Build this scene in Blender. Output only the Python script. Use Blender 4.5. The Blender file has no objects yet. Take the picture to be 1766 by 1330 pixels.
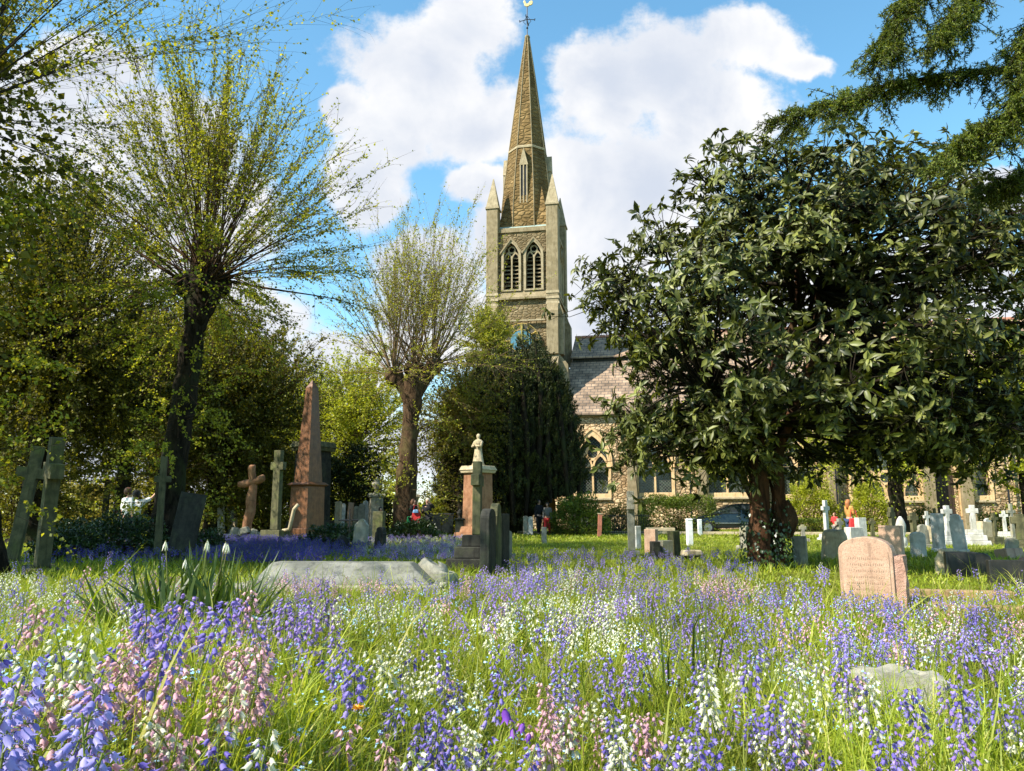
import bpy, math, random
import numpy as np
from mathutils import Vector, Matrix, Euler, noise as mnoise
from mathutils.geometry import tessellate_polygon
R = math.radians; PI = math.pi
rng = np.random.default_rng(7); random.seed(7)
S = bpy.context.scene; COL = S.collection

# ------------------------------------------------ camera, sky, sun, exposure
F_PX, W_PX, H_PX, HOR = 1328.0, 1766.0, 1330.0, 888.0
CAM_H = 0.95
PITCH = math.atan((HOR - H_PX/2)/F_PX); CP, SP = math.cos(PITCH), math.sin(PITCH)
cd = bpy.data.cameras.new('camera'); cam = bpy.data.objects.new('camera', cd); COL.objects.link(cam)
cam.location = (0, 0, CAM_H); cam.rotation_euler = (PI/2 + PITCH, 0, 0)
cd.sensor_width = 36; cd.lens = F_PX/W_PX*36; cd.clip_start = 0.05; cd.clip_end = 6000
S.camera = cam
S.render.engine = 'CYCLES'
S.cycles.max_bounces = 6; S.cycles.diffuse_bounces = 3; S.cycles.glossy_bounces = 2
S.cycles.transmission_bounces = 4; S.cycles.transparent_max_bounces = 8
S.cycles.caustics_reflective = False; S.cycles.caustics_refractive = False
S.view_settings.view_transform = 'Standard'; S.view_settings.look = 'None'
S.view_settings.exposure = 1.1; S.view_settings.gamma = 1
SUN_AZ = R(-118)      # measured from +Y (view direction), negative = to the left; beyond 90 = behind the camera
SUN_EL = R(44)
sdir = Vector((math.sin(SUN_AZ)*math.cos(SUN_EL), math.cos(SUN_AZ)*math.cos(SUN_EL), math.sin(SUN_EL)))
sl = bpy.data.lights.new('sun', 'SUN'); so = bpy.data.objects.new('sun', sl); COL.objects.link(so)
sl.energy = 5.0; sl.angle = R(0.53); sl.color = (1.0, 0.93, 0.80)
so.rotation_euler = sdir.to_track_quat('Z', 'Y').to_euler(); so.location = sdir*60

def P(x, y, D):
    t = D/(F_PX*CP - (H_PX/2 - y)*SP)
    return Vector((t*(x - W_PX/2), D, CAM_H + t*(F_PX*SP + (H_PX/2 - y)*CP)))
def ppm(D): return 1347.0/D
def uv(x, y): p = P(x, y, 1.0); return p.x, p.z - CAM_H

wd = bpy.data.worlds.new('World'); S.world = wd; wd.use_nodes = True
class NT:
    def __init__(s, nt): s.nt = nt; s.n = nt.nodes; s.l = nt.links
    def node(s, t, **k):
        n = s.n.new(t)
        for a, b in k.items(): setattr(n, a, b)
        return n
    def set(s, sock, v):
        if isinstance(v, bpy.types.NodeSocket): s.l.new(v, sock)
        elif v is not None:
            if isinstance(v, (tuple, list)) and len(v) == 3 and sock.type == 'RGBA': v = (*v, 1)
            sock.default_value = v
    def math(s, op, a, b=None, c=None, clamp=False):
        n = s.node('ShaderNodeMath', operation=op, use_clamp=clamp); s.set(n.inputs[0], a); s.set(n.inputs[1], b)
        if c is not None: s.set(n.inputs[2], c)
        return n.outputs[0]
    def vmath(s, op, a, b=None):
        n = s.node('ShaderNodeVectorMath', operation=op); s.set(n.inputs[0], a); s.set(n.inputs[1], b)
        return n.outputs['Value'] if op in ('LENGTH', 'DOT_PRODUCT', 'DISTANCE') else n.outputs[0]
    def scale(s, a, f):
        n = s.node('ShaderNodeVectorMath', operation='SCALE'); s.set(n.inputs[0], a); s.set(n.inputs['Scale'], f); return n.outputs[0]
    def mix(s, f, a, b, blend='MIX'):
        n = s.node('ShaderNodeMix', data_type='RGBA', blend_type=blend); s.set(n.inputs[0], f); s.set(n.inputs[6], a); s.set(n.inputs[7], b); return n.outputs[2]
    def noise(s, vec, scale, detail=4, rough=.55, dist=0, lac=2.0, out=0):
        n = s.node('ShaderNodeTexNoise'); s.set(n.inputs['Vector'], vec); n.inputs['Scale'].default_value = scale
        n.inputs['Detail'].default_value = detail; n.inputs['Roughness'].default_value = rough; n.inputs['Distortion'].default_value = dist
        n.inputs['Lacunarity'].default_value = lac
        return n.outputs[out]
    def ramp(s, f, stops, interp='LINEAR'):
        n = s.node('ShaderNodeValToRGB'); s.set(n.inputs[0], f); r = n.color_ramp; r.interpolation = interp
        while len(r.elements) > 1: r.elements.remove(r.elements[-1])
        for i, (p, c) in enumerate(stops):
            e = r.elements[0] if i == 0 else r.elements.new(p)
            e.position = p; e.color = (c, c, c, 1) if isinstance(c, (int, float)) else (*c, 1)
        return n.outputs[0]
    def mapr(s, v, a, b, c=0, d=1, smooth=True):
        n = s.node('ShaderNodeMapRange'); n.interpolation_type = 'SMOOTHSTEP' if smooth else 'LINEAR'
        s.set(n.inputs[0], v)
        for i, q in enumerate((a, b, c, d)): n.inputs[i+1].default_value = q
        return n.outputs[0]

w = NT(wd.node_tree); w.n.clear()
sky = w.node('ShaderNodeTexSky', sky_type='NISHITA'); sky.sun_disc = False
sky.sun_elevation = SUN_EL; sky.sun_rotation = SUN_AZ; sky.air_density = 1.0; sky.dust_density = 0.3; sky.ozone_density = 2.0
tc = w.node('ShaderNodeTexCoord'); vec = w.vmath('NORMALIZE', tc.outputs['Generated'])
sx = w.node('ShaderNodeSeparateXYZ'); w.set(sx.inputs[0], vec)
dy = w.math('MAXIMUM', w.math('ABSOLUTE', sx.outputs[1]), 0.12)
u = w.math('DIVIDE', sx.outputs[0], dy); v = w.math('DIVIDE', sx.outputs[2], dy)
cb = w.node('ShaderNodeCombineXYZ'); w.set(cb.inputs[0], u); w.set(cb.inputs[1], v); q = cb.outputs[0]
warp = w.scale(w.vmath('SUBTRACT', w.noise(q, 5.5, 5, .6, out=1), (.5, .5, .5)), 0.13)
qw = w.vmath('ADD', q, warp)
BL = [  # cumulus bodies: pixel centre and radii
 (730,110,150,120),(640,300,85,90),(800,60,110,80),(820,210,120,110),(690,200,120,110),(600,180,40,50),
 (1050,150,110,110),(1000,330,120,150),(1150,110,140,110),(1230,190,130,110),(1130,330,150,150),(1290,70,90,80),(1355,100,60,36),
 (1000,500,130,150),(1100,560,200,120),(840,330,80,50),(880,420,90,70),(740,460,110,65),(780,570,180,100),
 (120,130,150,90),(50,230,150,120),(250,270,200,150),(330,380,160,150),(150,420,240,200),(420,560,120,80),
 (600,650,160,70),(1650,520,180,120),(1740,340,90,45),(1450,560,200,150),(300,760,500,130),(1300,760,700,120)]
mask = None
for (x, y, rx, ry) in BL:
    cu, cv = uv(x, y); ru = rx/1310*1.03; rv = ry/1310*1.03
    d = w.vmath('SUBTRACT', qw, (cu, cv, 0)); d = w.vmath('MULTIPLY', d, (1/ru, 1/rv, 0))
    e = w.math('SUBTRACT', 1.0, w.vmath('LENGTH', d))
    mask = e if mask is None else w.math('SMOOTH_MAX', mask, e, 0.25)
det = w.math('SUBTRACT', w.noise(q, 9, 10, .68), .5)
mk = w.math('ADD', mask, w.math('MULTIPLY', det, 1.35))
cov = w.mapr(mk, -0.12, 0.30)
behind = w.mapr(w.noise(vec, 2.2, 5, .6), .58, .68)
front = w.math('GREATER_THAN', sx.outputs[1], 0.13)
cov = w.math('ADD', w.math('MULTIPLY', cov, front), w.math('MULTIPLY', behind, w.math('SUBTRACT', 1.0, front)), clamp=True)
shade = w.noise(w.vmath('ADD', q, (3.1, 1.7, 0)), 5.0, 5, .55, dist=.4)
thick = w.mapr(mk, 0.1, 1.0)
sh = w.math('ADD', w.math('MULTIPLY', w.mapr(shade, .38, .66), .85), w.math('MULTIPLY', w.math('SUBTRACT', 1.0, thick), .45), clamp=True)
ccol = w.mix(sh, (4.9, 5.35, 6.2), (7.1, 7.15, 7.3))
hs = w.node('ShaderNodeHueSaturation'); hs.inputs['Saturation'].default_value = 1.12; hs.inputs['Value'].default_value = 1.0; w.set(hs.inputs['Color'], sky.outputs[0])
hs.inputs['Hue'].default_value = 0.49
colr = w.mix(cov, w.mix(1.0, hs.outputs[0], (2.0, 2.25, 2.1), 'MULTIPLY'), ccol)
bg = w.node('ShaderNodeBackground'); w.set(bg.inputs[0], colr); bg.inputs[1].default_value = 0.066
ow = w.node('ShaderNodeOutputWorld'); w.l.new(bg.outputs[0], ow.inputs[0])

# ------------------------------------------------ helpers
MATS = {}
def newmat(name):
    m = bpy.data.materials.new(name); m.use_nodes = True; t = NT(m.node_tree); t.n.clear()
    o = t.node('ShaderNodeOutputMaterial'); MATS[name] = m; return m, t, o
def bsdf(t, col, rough=.8, bump=None, bstr=.5, bdist=.02, spec=.3, metal=0):
    b = t.node('ShaderNodeBsdfPrincipled'); t.set(b.inputs['Base Color'], col); t.set(b.inputs['Roughness'], rough)
    b.inputs['Specular IOR Level'].default_value = spec; b.inputs['Metallic'].default_value = metal
    if bump is not None:
        n = t.node('ShaderNodeBump'); n.inputs['Strength'].default_value = bstr; n.inputs['Distance'].default_value = bdist
        t.set(n.inputs['Height'], bump); t.l.new(n.outputs[0], b.inputs['Normal'])
    return b.outputs[0]
def leafmat(name, cols, rough=.5, trans=.35, tcol=None, spec=.3, clump=1.2, cl_amt=.35):
    m, t, o = newmat(name)
    g = t.node('ShaderNodeNewGeometry'); tc = t.node('ShaderNodeTexCoord')
    k = len(cols); base = t.ramp(g.outputs['Random Per Island'], [(i/max(1, k-1), c) for i, c in enumerate(cols)])
    n = t.mapr(t.noise(tc.outputs['Object'], clump, 3), .3, .7, 1-cl_amt, 1+cl_amt)
    base = t.mix(1.0, base, n, 'MULTIPLY')
    s1 = bsdf(t, base, rough, spec=spec)
    tr = t.node('ShaderNodeBsdfTranslucent'); t.set(tr.inputs[0], t.mix(1.0, base, tcol or (1.6, 1.5, .5), 'MULTIPLY'))
    mx = t.node('ShaderNodeMixShader'); mx.inputs[0].default_value = trans
    t.l.new(s1, mx.inputs[1]); t.l.new(tr.outputs[0], mx.inputs[2]); t.l.new(mx.outputs[0], o.inputs[0]); return m
def stonemat(name, c1, c2, lichen=(.25, .24, .12), la=.4, sc=6, rough=.85, b=.5, speck=0, spec=.25):
    m, t, o = newmat(name); tc = t.node('ShaderNodeTexCoord'); oi = t.node('ShaderNodeObjectInfo')
    v = t.vmath('ADD', tc.outputs['Object'], t.scale((13.1, 7.7, 3.3), oi.outputs['Random']))
    n1 = t.noise(v, sc, 6, .6); n2 = t.noise(v, sc*.35, 5, .65); n3 = t.noise(v, sc*9, 3, .6)
    col = t.mix(t.mapr(n1, .3, .7), c1, c2)
    col = t.mix(t.math('MULTIPLY', t.mapr(n2, .5, .68), la), col, lichen)
    if speck: col = t.mix(t.math('MULTIPLY', t.mapr(t.noise(v, 140, 2, .5), .48, .62), speck), col, tuple(x*.35 for x in c1))
    st = t.math('MULTIPLY', t.mapr(t.noise(t.vmath('MULTIPLY', v, (6, 6, .8)), 2.2, 5, .65), .48, .70), .62)
    col = t.mix(st, col, tuple(x*.4 for x in c1))
    h = t.math('ADD', t.math('MULTIPLY', n1, .6), t.math('MULTIPLY', n3, .4))
    t.l.new(bsdf(t, col, rough, h, b, .03, spec), o.inputs[0]); return m
def plain(name, col, rough=.6, metal=0, spec=.4, vary=.15):
    m, t, o = newmat(name); tc = t.node('ShaderNodeTexCoord')
    n = t.mapr(t.noise(tc.outputs['Object'], 9, 4), .3, .7, 1-vary, 1+vary)
    t.l.new(bsdf(t, t.mix(1.0, col, n, 'MULTIPLY'), rough, n, .15, .01, spec, metal), o.inputs[0]); return m
def barkmat(name, c1, c2, sc=5, moss=None):
    m, t, o = newmat(name); tc = t.node('ShaderNodeTexCoord'); v = t.vmath('MULTIPLY', tc.outputs['Object'], (1, 1, .28))
    n1 = t.noise(v, sc*2, 7, .7, dist=.6); n2 = t.noise(tc.outputs['Object'], 1.3, 4)
    col = t.mix(t.mapr(n1, .35, .65), c1, c2)
    if moss: col = t.mix(t.mapr(n2, .48, .66), col, moss)
    t.l.new(bsdf(t, col, .95, n1, .9, .06, .1), o.inputs[0]); return m

def link(o, parent=None):
    COL.objects.link(o)
    if parent is not None: o.parent = parent
    return o
def thing(name, label, cat, loc=(0, 0, 0), rz=0, group=None, tilt=None):
    o = bpy.data.objects.new(name, None); o.empty_display_size = .2; link(o); o.location = loc
    o.rotation_euler = (tilt[0] if tilt else 0, tilt[1] if tilt else 0, rz)
    return tag(o, label, cat, group)
def tag(o, label, cat, group=None):
    o['label'] = label; o['category'] = cat
    if group: o['group'] = group
    return o
def npmesh(name, V, faces, mat, parent=None, smooth=False):
    """faces: dict size -> (n,size) int array"""
    me = bpy.data.meshes.new(name); V = np.asarray(V, dtype=np.float32).reshape(-1, 3)
    me.vertices.add(len(V)); me.vertices.foreach_set('co', V.ravel())
    loops = []; starts = []; off = 0
    for k, f in faces.items():
        f = np.asarray(f, dtype=np.int32).reshape(-1, k)
        if not len(f): continue
        loops.append(f.ravel()); starts.append(off + np.arange(len(f), dtype=np.int32)*k); off += f.size
    L = np.concatenate(loops); st = np.concatenate(starts).astype(np.int32)
    me.loops.add(len(L)); me.loops.foreach_set('vertex_index', L)
    me.polygons.add(len(st)); me.polygons.foreach_set('loop_start', st)
    me.update(calc_edges=True)
    if smooth: me.polygons.foreach_set('use_smooth', np.ones(len(st), dtype=bool))
    me.validate() if len(st) < 2000 else None
    me.materials.append(MATS[mat] if isinstance(mat, str) else mat)
    return link(bpy.data.objects.new(name, me), parent)
def nz(a): return a/np.maximum(np.linalg.norm(a, axis=-1, keepdims=True), 1e-9)
def frames(d, n):
    d = nz(d); s = nz(np.cross(d, n)); return s, d, np.cross(s, d)
def inst(T, Fd, pos, A, B, C, sc):
    """bake N copies of a template: template axes x,y,z -> A,B,C"""
    T = np.asarray(T, float); N = len(pos); sc = np.asarray(sc, float)
    if sc.ndim == 1: sc = np.repeat(sc[:, None], 3, 1)
    V = pos[:, None, :] + (T[None, :, 0:1]*sc[:, None, 0:1])*A[:, None, :] + (T[None, :, 1:2]*sc[:, None, 1:2])*B[:, None, :] + (T[None, :, 2:3]*sc[:, None, 2:3])*C[:, None, :]
    M = len(T); off = (np.arange(N)*M)[:, None, None]
    return V.reshape(-1, 3), {k: (np.asarray(f)[None]+off).reshape(-1, k) for k, f in Fd.items()}
def merge(parts):
    Vs, Fs, off = [], {}, 0
    for V, Fd in parts:
        V = np.asarray(V, float).reshape(-1, 3); Vs.append(V)
        for k, f in Fd.items(): Fs.setdefault(k, []).append(np.asarray(f).reshape(-1, k)+off)
        off += len(V)
    return np.concatenate(Vs), {k: np.concatenate(f) for k, f in Fs.items()}
def tubes(paths, radii, sides=4):
    paths = np.asarray(paths, float); radii = np.asarray(radii, float); N, K, _ = paths.shape
    t = np.empty_like(paths); t[:, 1:-1] = paths[:, 2:]-paths[:, :-2]; t[:, 0] = paths[:, 1]-paths[:, 0]; t[:, -1] = paths[:, -1]-paths[:, -2]
    t = nz(t); ref = np.zeros_like(t); ref[..., 0] = .3; ref[..., 1] = 1; ref[..., 2] = .15
    a = nz(np.cross(t, ref)); b = np.cross(t, a)
    an = np.arange(sides)/sides*2*PI
    V = paths[:, :, None, :] + radii[:, :, None, None]*(np.cos(an)[None, None, :, None]*a[:, :, None, :] + np.sin(an)[None, None, :, None]*b[:, :, None, :])
    i = np.arange(N)[:, None, None]; k = np.arange(K-1)[None, :, None]; s = np.arange(sides)[None, None, :]; s2 = (s+1) % sides
    base = i*K*sides
    f = np.stack([base+k*sides+s, base+k*sides+s2, base+(k+1)*sides+s2, base+(k+1)*sides+s], -1)
    return V.reshape(-1, 3), {4: f.reshape(-1, 4)}
LEAF = (np.array([[0, 0, 0], [.5, .42, .12], [0, 1, 0], [-.5, .42, .12]]), {3: np.array([[0, 1, 2], [0, 2, 3]])})
BIGLEAF = (np.array([[0, 0, 0], [0, .33, .0], [0, .68, -.05], [0, 1, -.17], [.42, .3, .1], [.5, .62, .04], [-.42, .3, .1], [-.5, .62, .04]]),
           {3: np.array([[0, 4, 1], [2, 5, 3], [0, 1, 6], [2, 3, 7]]), 4: np.array([[1, 4, 5, 2], [1, 2, 7, 6]])})
def leaves(name, mat, parent, pos, d, ln, wd, tpl=LEAF, nup=None, smooth=False):
    N = len(pos); n = rng.normal(size=(N, 3))*.6; n[:, 2] += .7
    if nup is not None: n = nup
    A, B, C = frames(d, n)
    sc = np.stack([np.broadcast_to(wd, N), np.broadcast_to(ln, N), np.broadcast_to(ln, N)], 1)
    V, Fd = inst(tpl[0], tpl[1], pos, A, B, C, sc)
    return npmesh(name, V, Fd, mat, parent, smooth)
def rdir(n, up=0.0):
    d = rng.normal(size=(n, 3)); d[:, 2] += up; return nz(d)

class MB:
    def __init__(s): s.v = []; s.f = []
    def add(s, vs, fs, M=None):
        o = len(s.v)
        for p in vs: s.v.append(tuple(M @ Vector(p)) if M is not None else tuple(p))
        for f in fs: s.f.append(tuple(i+o for i in f))
        return s
    def box(s, cx, cy, z0, sx, sy, sz, top=1.0, M=None, topy=None):
        a, b = sx/2, sy/2; ta, tb = a*top, b*(top if topy is None else topy)
        vs = [(cx-a, cy-b, z0), (cx+a, cy-b, z0), (cx+a, cy+b, z0), (cx-a, cy+b, z0), (cx-ta, cy-tb, z0+sz), (cx+ta, cy-tb, z0+sz), (cx+ta, cy+tb, z0+sz), (cx-ta, cy+tb, z0+sz)]
        return s.add(vs, [(3, 2, 1, 0), (4, 5, 6, 7), (0, 1, 5, 4), (1, 2, 6, 5), (2, 3, 7, 6), (3, 0, 4, 7)], M)
    def prism(s, pts, y0, y1, M=None):
        """outline in x,z extruded along y"""
        n = len(pts); vs = [(x, y0, z) for x, z in pts] + [(x, y1, z) for x, z in pts]
        fs = [tuple(range(n)), tuple(reversed(range(n, 2*n)))] + [(i, i+n, (i+1) % n + n, (i+1) % n) for i in range(n)]
        return s.add(vs, fs, M)
    def holed(s, outer, holes, y0, y1, M=None):
        """flat wall in x,z with openings; reveals go back to y1"""
        loops = [outer]+holes; flat = [p for l in loops for p in l]
        tr = tessellate_polygon([[Vector((x, z, 0)) for x, z in l] for l in loops])
        n = len(flat); vs = [(x, y0, z) for x, z in flat] + [(x, y1, z) for x, z in flat]
        fs = [tuple(t) for t in tr] + [tuple(i+n for i in reversed(t)) for t in tr]; o = 0
        for l in loops:
            k = len(l); fs += [(o+i, o+i+n, o+(i+1) % k+n, o+(i+1) % k) for i in range(k)]; o += k
        return s.add(vs, fs, M)
    def lathe(s, prof, cx=0, cy=0, n=16, sq=1.0, M=None):
        vs = []; fs = []
        for r, z in prof:
            for i in range(n): a = 2*PI*i/n; vs.append((cx+r*math.cos(a), cy+r*math.sin(a)*sq, z))
        for j in range(len(prof)-1):
            for i in range(n): fs.append((j*n+i, j*n+(i+1) % n, (j+1)*n+(i+1) % n, (j+1)*n+i))
        fs += [tuple(reversed(range(n))), tuple(range((len(prof)-1)*n, len(prof)*n))]
        return s.add(vs, fs, M)
    def tube(s, pts, rad, n=8):
        pts = [tuple(p) for p in pts]; r = rad if isinstance(rad, (list, tuple)) else [rad]*len(pts)
        V, Fd = tubes(np.array([pts]), np.array([r]), n); k = len(pts)
        s.add([tuple(p) for p in V], [tuple(int(i) for i in f) for f in Fd[4]] + [tuple(reversed(range(n))), tuple(range((k-1)*n, k*n))]); return s
    def build(s, name, mat, parent=None, smooth=False, bevel=0, seg=2):
        me = bpy.data.meshes.new(name); me.from_pydata(s.v, [], s.f); me.update()
        import bmesh
        bm = bmesh.new(); bm.from_mesh(me); bmesh.ops.recalc_face_normals(bm, faces=bm.faces); bm.to_mesh(me); bm.free()
        if smooth: me.polygons.foreach_set('use_smooth', [True]*len(me.polygons))
        me.materials.append(MATS[mat]); o = link(bpy.data.objects.new(name, me), parent)
        if bevel:
            b = o.modifiers.new('bevel', 'BEVEL'); b.width = bevel; b.segments = seg; b.limit_method = 'ANGLE'
        return o
def arch(cx, w, z0, zs, n=7, pt=1.15):
    """pointed arch outline: centre, width, sill, springing"""
    h = w/2; r = w*pt; pts = [(cx-h, z0), (cx+h, z0)]
    c = r-h; amax = math.acos(c/r)
    pts += [(cx-c+r*math.cos(a), zs+r*math.sin(a)) for a in [amax*i/n for i in range(n+1)]]
    pts += [(cx+c-r*math.cos(a), zs+r*math.sin(a)) for a in [amax*i/n for i in range(n-1, -1, -1)]]
    return pts
def apex(w, zs, pt=1.15): r = w*pt; c = r-w/2; return zs+math.sqrt(r*r-c*c)
def ring(outer, inner, y0, y1, mb):
    n = len(outer); vs = [(x, y0, z) for x, z in outer]+[(x, y0, z) for x, z in inner]+[(x, y1, z) for x, z in outer]+[(x, y1, z) for x, z in inner]
    fs = []
    for i in range(n):
        j = (i+1) % n; fs += [(i, j, n+j, n+i), (2*n+j, 2*n+i, 3*n+i, 3*n+j), (i, 2*n+i, 2*n+j, j), (n+j, 3*n+j, 3*n+i, n+i)]
    mb.add(vs, fs)
def sm(a, b, x): t = np.clip((x-a)/(b-a), 0, 1); return t*t*(3-2*t)
def gz(x, y):
    x = np.asarray(x, float); y = np.asarray(y, float)
    m = .30*sm(.1, -1.1, x)*sm(6.5, 2.2, y)
    b = .03*np.sin(x*1.9+y*.7)*np.cos(y*1.3-x*.6)+.012*np.sin(x*5.1)*np.sin(y*4.3)
    return m + b*sm(30, 10, y)

# ------------------------------------------------ materials
LIME = [(.12, .145, .012), (.23, .245, .026), (.38, .37, .05), (.17, .19, .018)]
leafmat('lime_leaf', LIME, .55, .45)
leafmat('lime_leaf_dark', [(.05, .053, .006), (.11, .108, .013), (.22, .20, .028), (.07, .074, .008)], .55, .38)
leafmat('yellow_leaf', [(.20, .24, .02), (.36, .38, .04), (.30, .34, .03)], .55, .45)
leafmat('magnolia_leaf', [(.022, .028, .005), (.056, .068, .012), (.17, .185, .042), (.034, .043, .008)], .46, .16, spec=.36, clump=.8)
leafmat('yew_leaf', [(.014, .020, .005), (.032, .041, .009), (.075, .083, .019)], .6, .15, clump=1.5, cl_amt=.4)
leafmat('cedar_leaf', [(.05, .08, .014), (.10, .135, .024), (.20, .23, .042)], .55, .3)
leafmat('shrub_leaf', [(.05, .085, .012), (.11, .15, .02), (.18, .22, .03)], .5, .3)
leafmat('ochre_leaf', [(.22, .18, .04), (.33, .27, .06), (.18, .18, .03)], .6, .3)
leafmat('ivy_leaf', [(.015, .035, .008), (.04, .07, .015)], .35, .15, spec=.5)
leafmat('grass_blade', [(.12, .18, .012), (.22, .27, .020), (.33, .37, .04), (.16, .235, .016), (.44, .41, .12)], .5, .42, clump=1.1, cl_amt=.4)
leafmat('dry_grass', [(.20, .14, .06), (.32, .24, .11), (.14, .09, .04)], .8, .25)
leafmat('iris_blade', [(.03, .06, .01), (.06, .10, .018), (.13, .16, .03)], .4, .25)
leafmat('bluebell_violet', [(.15, .11, .44), (.26, .20, .57), (.40, .33, .70), (.20, .17, .54)], .55, .35, (1.2, 1.1, 1.3), clump=.7, cl_amt=.25)
leafmat('bluebell_pale', [(.34, .31, .68), (.50, .46, .80), (.27, .25, .64)], .5, .35, (1.1, 1.05, 1.2))
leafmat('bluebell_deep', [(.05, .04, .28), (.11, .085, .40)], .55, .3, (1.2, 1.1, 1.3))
leafmat('bluebell_mauve', [(.27, .17, .50), (.42, .30, .63), (.33, .25, .61)], .55, .35, (1.2, 1.1, 1.3))
leafmat('bluebell_pink', [(.62, .34, .40), (.74, .49, .50), (.58, .32, .44)], .55, .35, (1.1, 1.0, 1.0))
leafmat('bluebell_white', [(.66, .66, .50), (.74, .73, .62), (.62, .63, .38)], .55, .35, (1.05, 1.05, .95))
leafmat('forget_me_not', [(.22, .48, .80), (.35, .60, .85), (.5, .72, .88)], .6, .2, (1, 1, 1))
leafmat('stem_green', [(.12, .18, .03), (.18, .24, .04), (.20, .16, .08)], .5, .2)
leafmat('orange_petal', [(.85, .40, .02), (.9, .5, .03)], .5, .2, (1, 1, .6))
leafmat('purple_petal', [(.13, .03, .35), (.22, .07, .45)], .5, .3, (1.2, 1, 1.2))
barkmat('bark_dark', (.008, .006, .004), (.034, .026, .017), 5, (.035, .04, .015))
barkmat('bark_brown', (.03, .018, .010), (.11, .068, .038), 5, (.09, .07, .03))
barkmat('bark_red', (.022, .012, .007), (.10, .046, .023), 4, (.05, .035, .018))
barkmat('twig', (.05, .028, .018), (.13, .08, .045), 8)
barkmat('twig_pale', (.12, .08, .04), (.24, .17, .09), 8)
barkmat('twig_dark', (.02, .018, .014), (.05, .04, .03), 8)
stonemat('stone_grey', (.20, .19, .15), (.34, .32, .25), (.30, .27, .10), .45)
stonemat('stone_mossy', (.06, .06, .03), (.13, .12, .06), (.13, .15, .04), .6)
stonemat('ledger_stone', (.12, .12, .10), (.22, .215, .185), (.16, .16, .09), .6, sc=4)
stonemat('granite_orange', (.24, .11, .055), (.36, .19, .105), (.22, .14, .07), .4, b=.3, speck=.3)
stonemat('stone_dark', (.02, .02, .017), (.045, .043, .034), (.09, .10, .05), .35)
stonemat('stone_white', (.40, .39, .35), (.58, .57, .53), (.26, .24, .16), .5)
stonemat('stone_beige', (.36, .29, .18), (.50, .42, .28), (.30, .27, .14), .4)
stonemat('granite_red', (.125, .048, .016), (.215, .088, .032), (.10, .06, .03), .4, rough=.45, b=.15, speck=.5, spec=.5)
stonemat('granite_pink', (.40, .245, .165), (.49, .33, .235), (.33, .22, .14), .5, rough=.6, b=.25, speck=.4)
stonemat('granite_pink_rough', (.40, .22, .16), (.60, .38, .29), (.30, .20, .13), .3, sc=14, b=1.0, speck=.5)
stonemat('granite_black', (.012, .012, .013), (.03, .027, .024), (.05, .04, .03), .2, rough=.35, b=.1, spec=.5)
stonemat('sandstone_orange', (.26, .165, .08), (.36, .245, .13), (.3, .25, .1), .3)
stonemat('ashlar', (.20, .155, .085), (.29, .23, .14), (.12, .10, .055), .65, sc=2.5)
stonemat('ashlar_warm', (.55, .36, .18), (.66, .47, .26), (.42, .30, .15), .3, sc=3)
stonemat('pale_ashlar', (.27, .215, .13), (.38, .31, .20), (.3, .26, .15), .35, sc=3)
plain('iron', (.012, .014, .018), .5, .3); plain('vane_gold', (.55, .42, .2), .4, .2)
plain('lead_roof', (.25, .33, .30), .5); plain('clock_blue', (.05, .17, .24), .5); plain('clock_gold', (.60, .42, .12), .35, .5)
plain('ridge_tile', (.38, .17, .11)); plain('white_paint', (.8, .8, .78), .4); plain('brick_red', (.35, .13, .08))
plain('louvre_slate', (.06, .05, .035)); plain('dark_wood', (.035, .022, .014)); plain('bin_plastic', (.02, .024, .022), .45)
plain('skin', (.52, .30, .21), .6); plain('hair_brown', (.10, .045, .02)); plain('hair_red', (.33, .12, .04)); plain('hair_dark', (.015, .011, .009)); plain('hair_grey', (.45, .40, .36))
plain('cloth_black', (.012, .012, .014), .9); plain('cloth_white', (.9, .9, .88), .9); plain('cloth_red', (.55, .03, .03), .8); plain('cloth_green', (.02, .28, .10), .8)
plain('cloth_jeans', (.03, .05, .11), .9); plain('cloth_blue', (.25, .45, .7), .8); plain('cloth_grey', (.15, .14, .13), .9); plain('cloth_orange', (.45, .22, .06), .9)
plain('car_paint', (.008, .014, .013), .18, 0, .7, .03); plain('tyre', (.015, .015, .015), .8); plain('rim_metal', (.4, .4, .4), .3, .9)
plain('headlamp', (.6, .62, .62), .1, 0, .8)
def glassmat(name, col, rough=.08):
    m, t, o = newmat(name); t.l.new(bsdf(t, col, rough, spec=.9), o.inputs[0])
glassmat('car_glass', (.02, .03, .03))
def lead_glass():
    m, t, o = newmat('leaded_glass'); tc = t.node('ShaderNodeTexCoord'); s = t.node('ShaderNodeSeparateXYZ'); t.set(s.inputs[0], tc.outputs['Object'])
    a = t.math('ABSOLUTE', t.math('SUBTRACT', t.math('FRACT', t.math('MULTIPLY', t.math('ADD', s.outputs[0], s.outputs[2]), 4.5)), .5))
    b = t.math('ABSOLUTE', t.math('SUBTRACT', t.math('FRACT', t.math('MULTIPLY', t.math('SUBTRACT', s.outputs[0], s.outputs[2]), 4.5)), .5))
    lead = t.math('GREATER_THAN', t.math('MAXIMUM', a, b), .44)
    col = t.mix(lead, t.ramp(t.noise(tc.outputs['Object'], 3, 3), [(.35, (.008, .010, .009)), (.6, (.03, .045, .03)), (.75, (.06, .06, .05))]), (.10, .10, .09))
    t.l.new(bsdf(t, col, t.mapr(lead, 0, 1, .15, .6), t.noise(tc.outputs['Object'], 14, 2), .3, .02, .6), o.inputs[0])
lead_glass()
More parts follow.
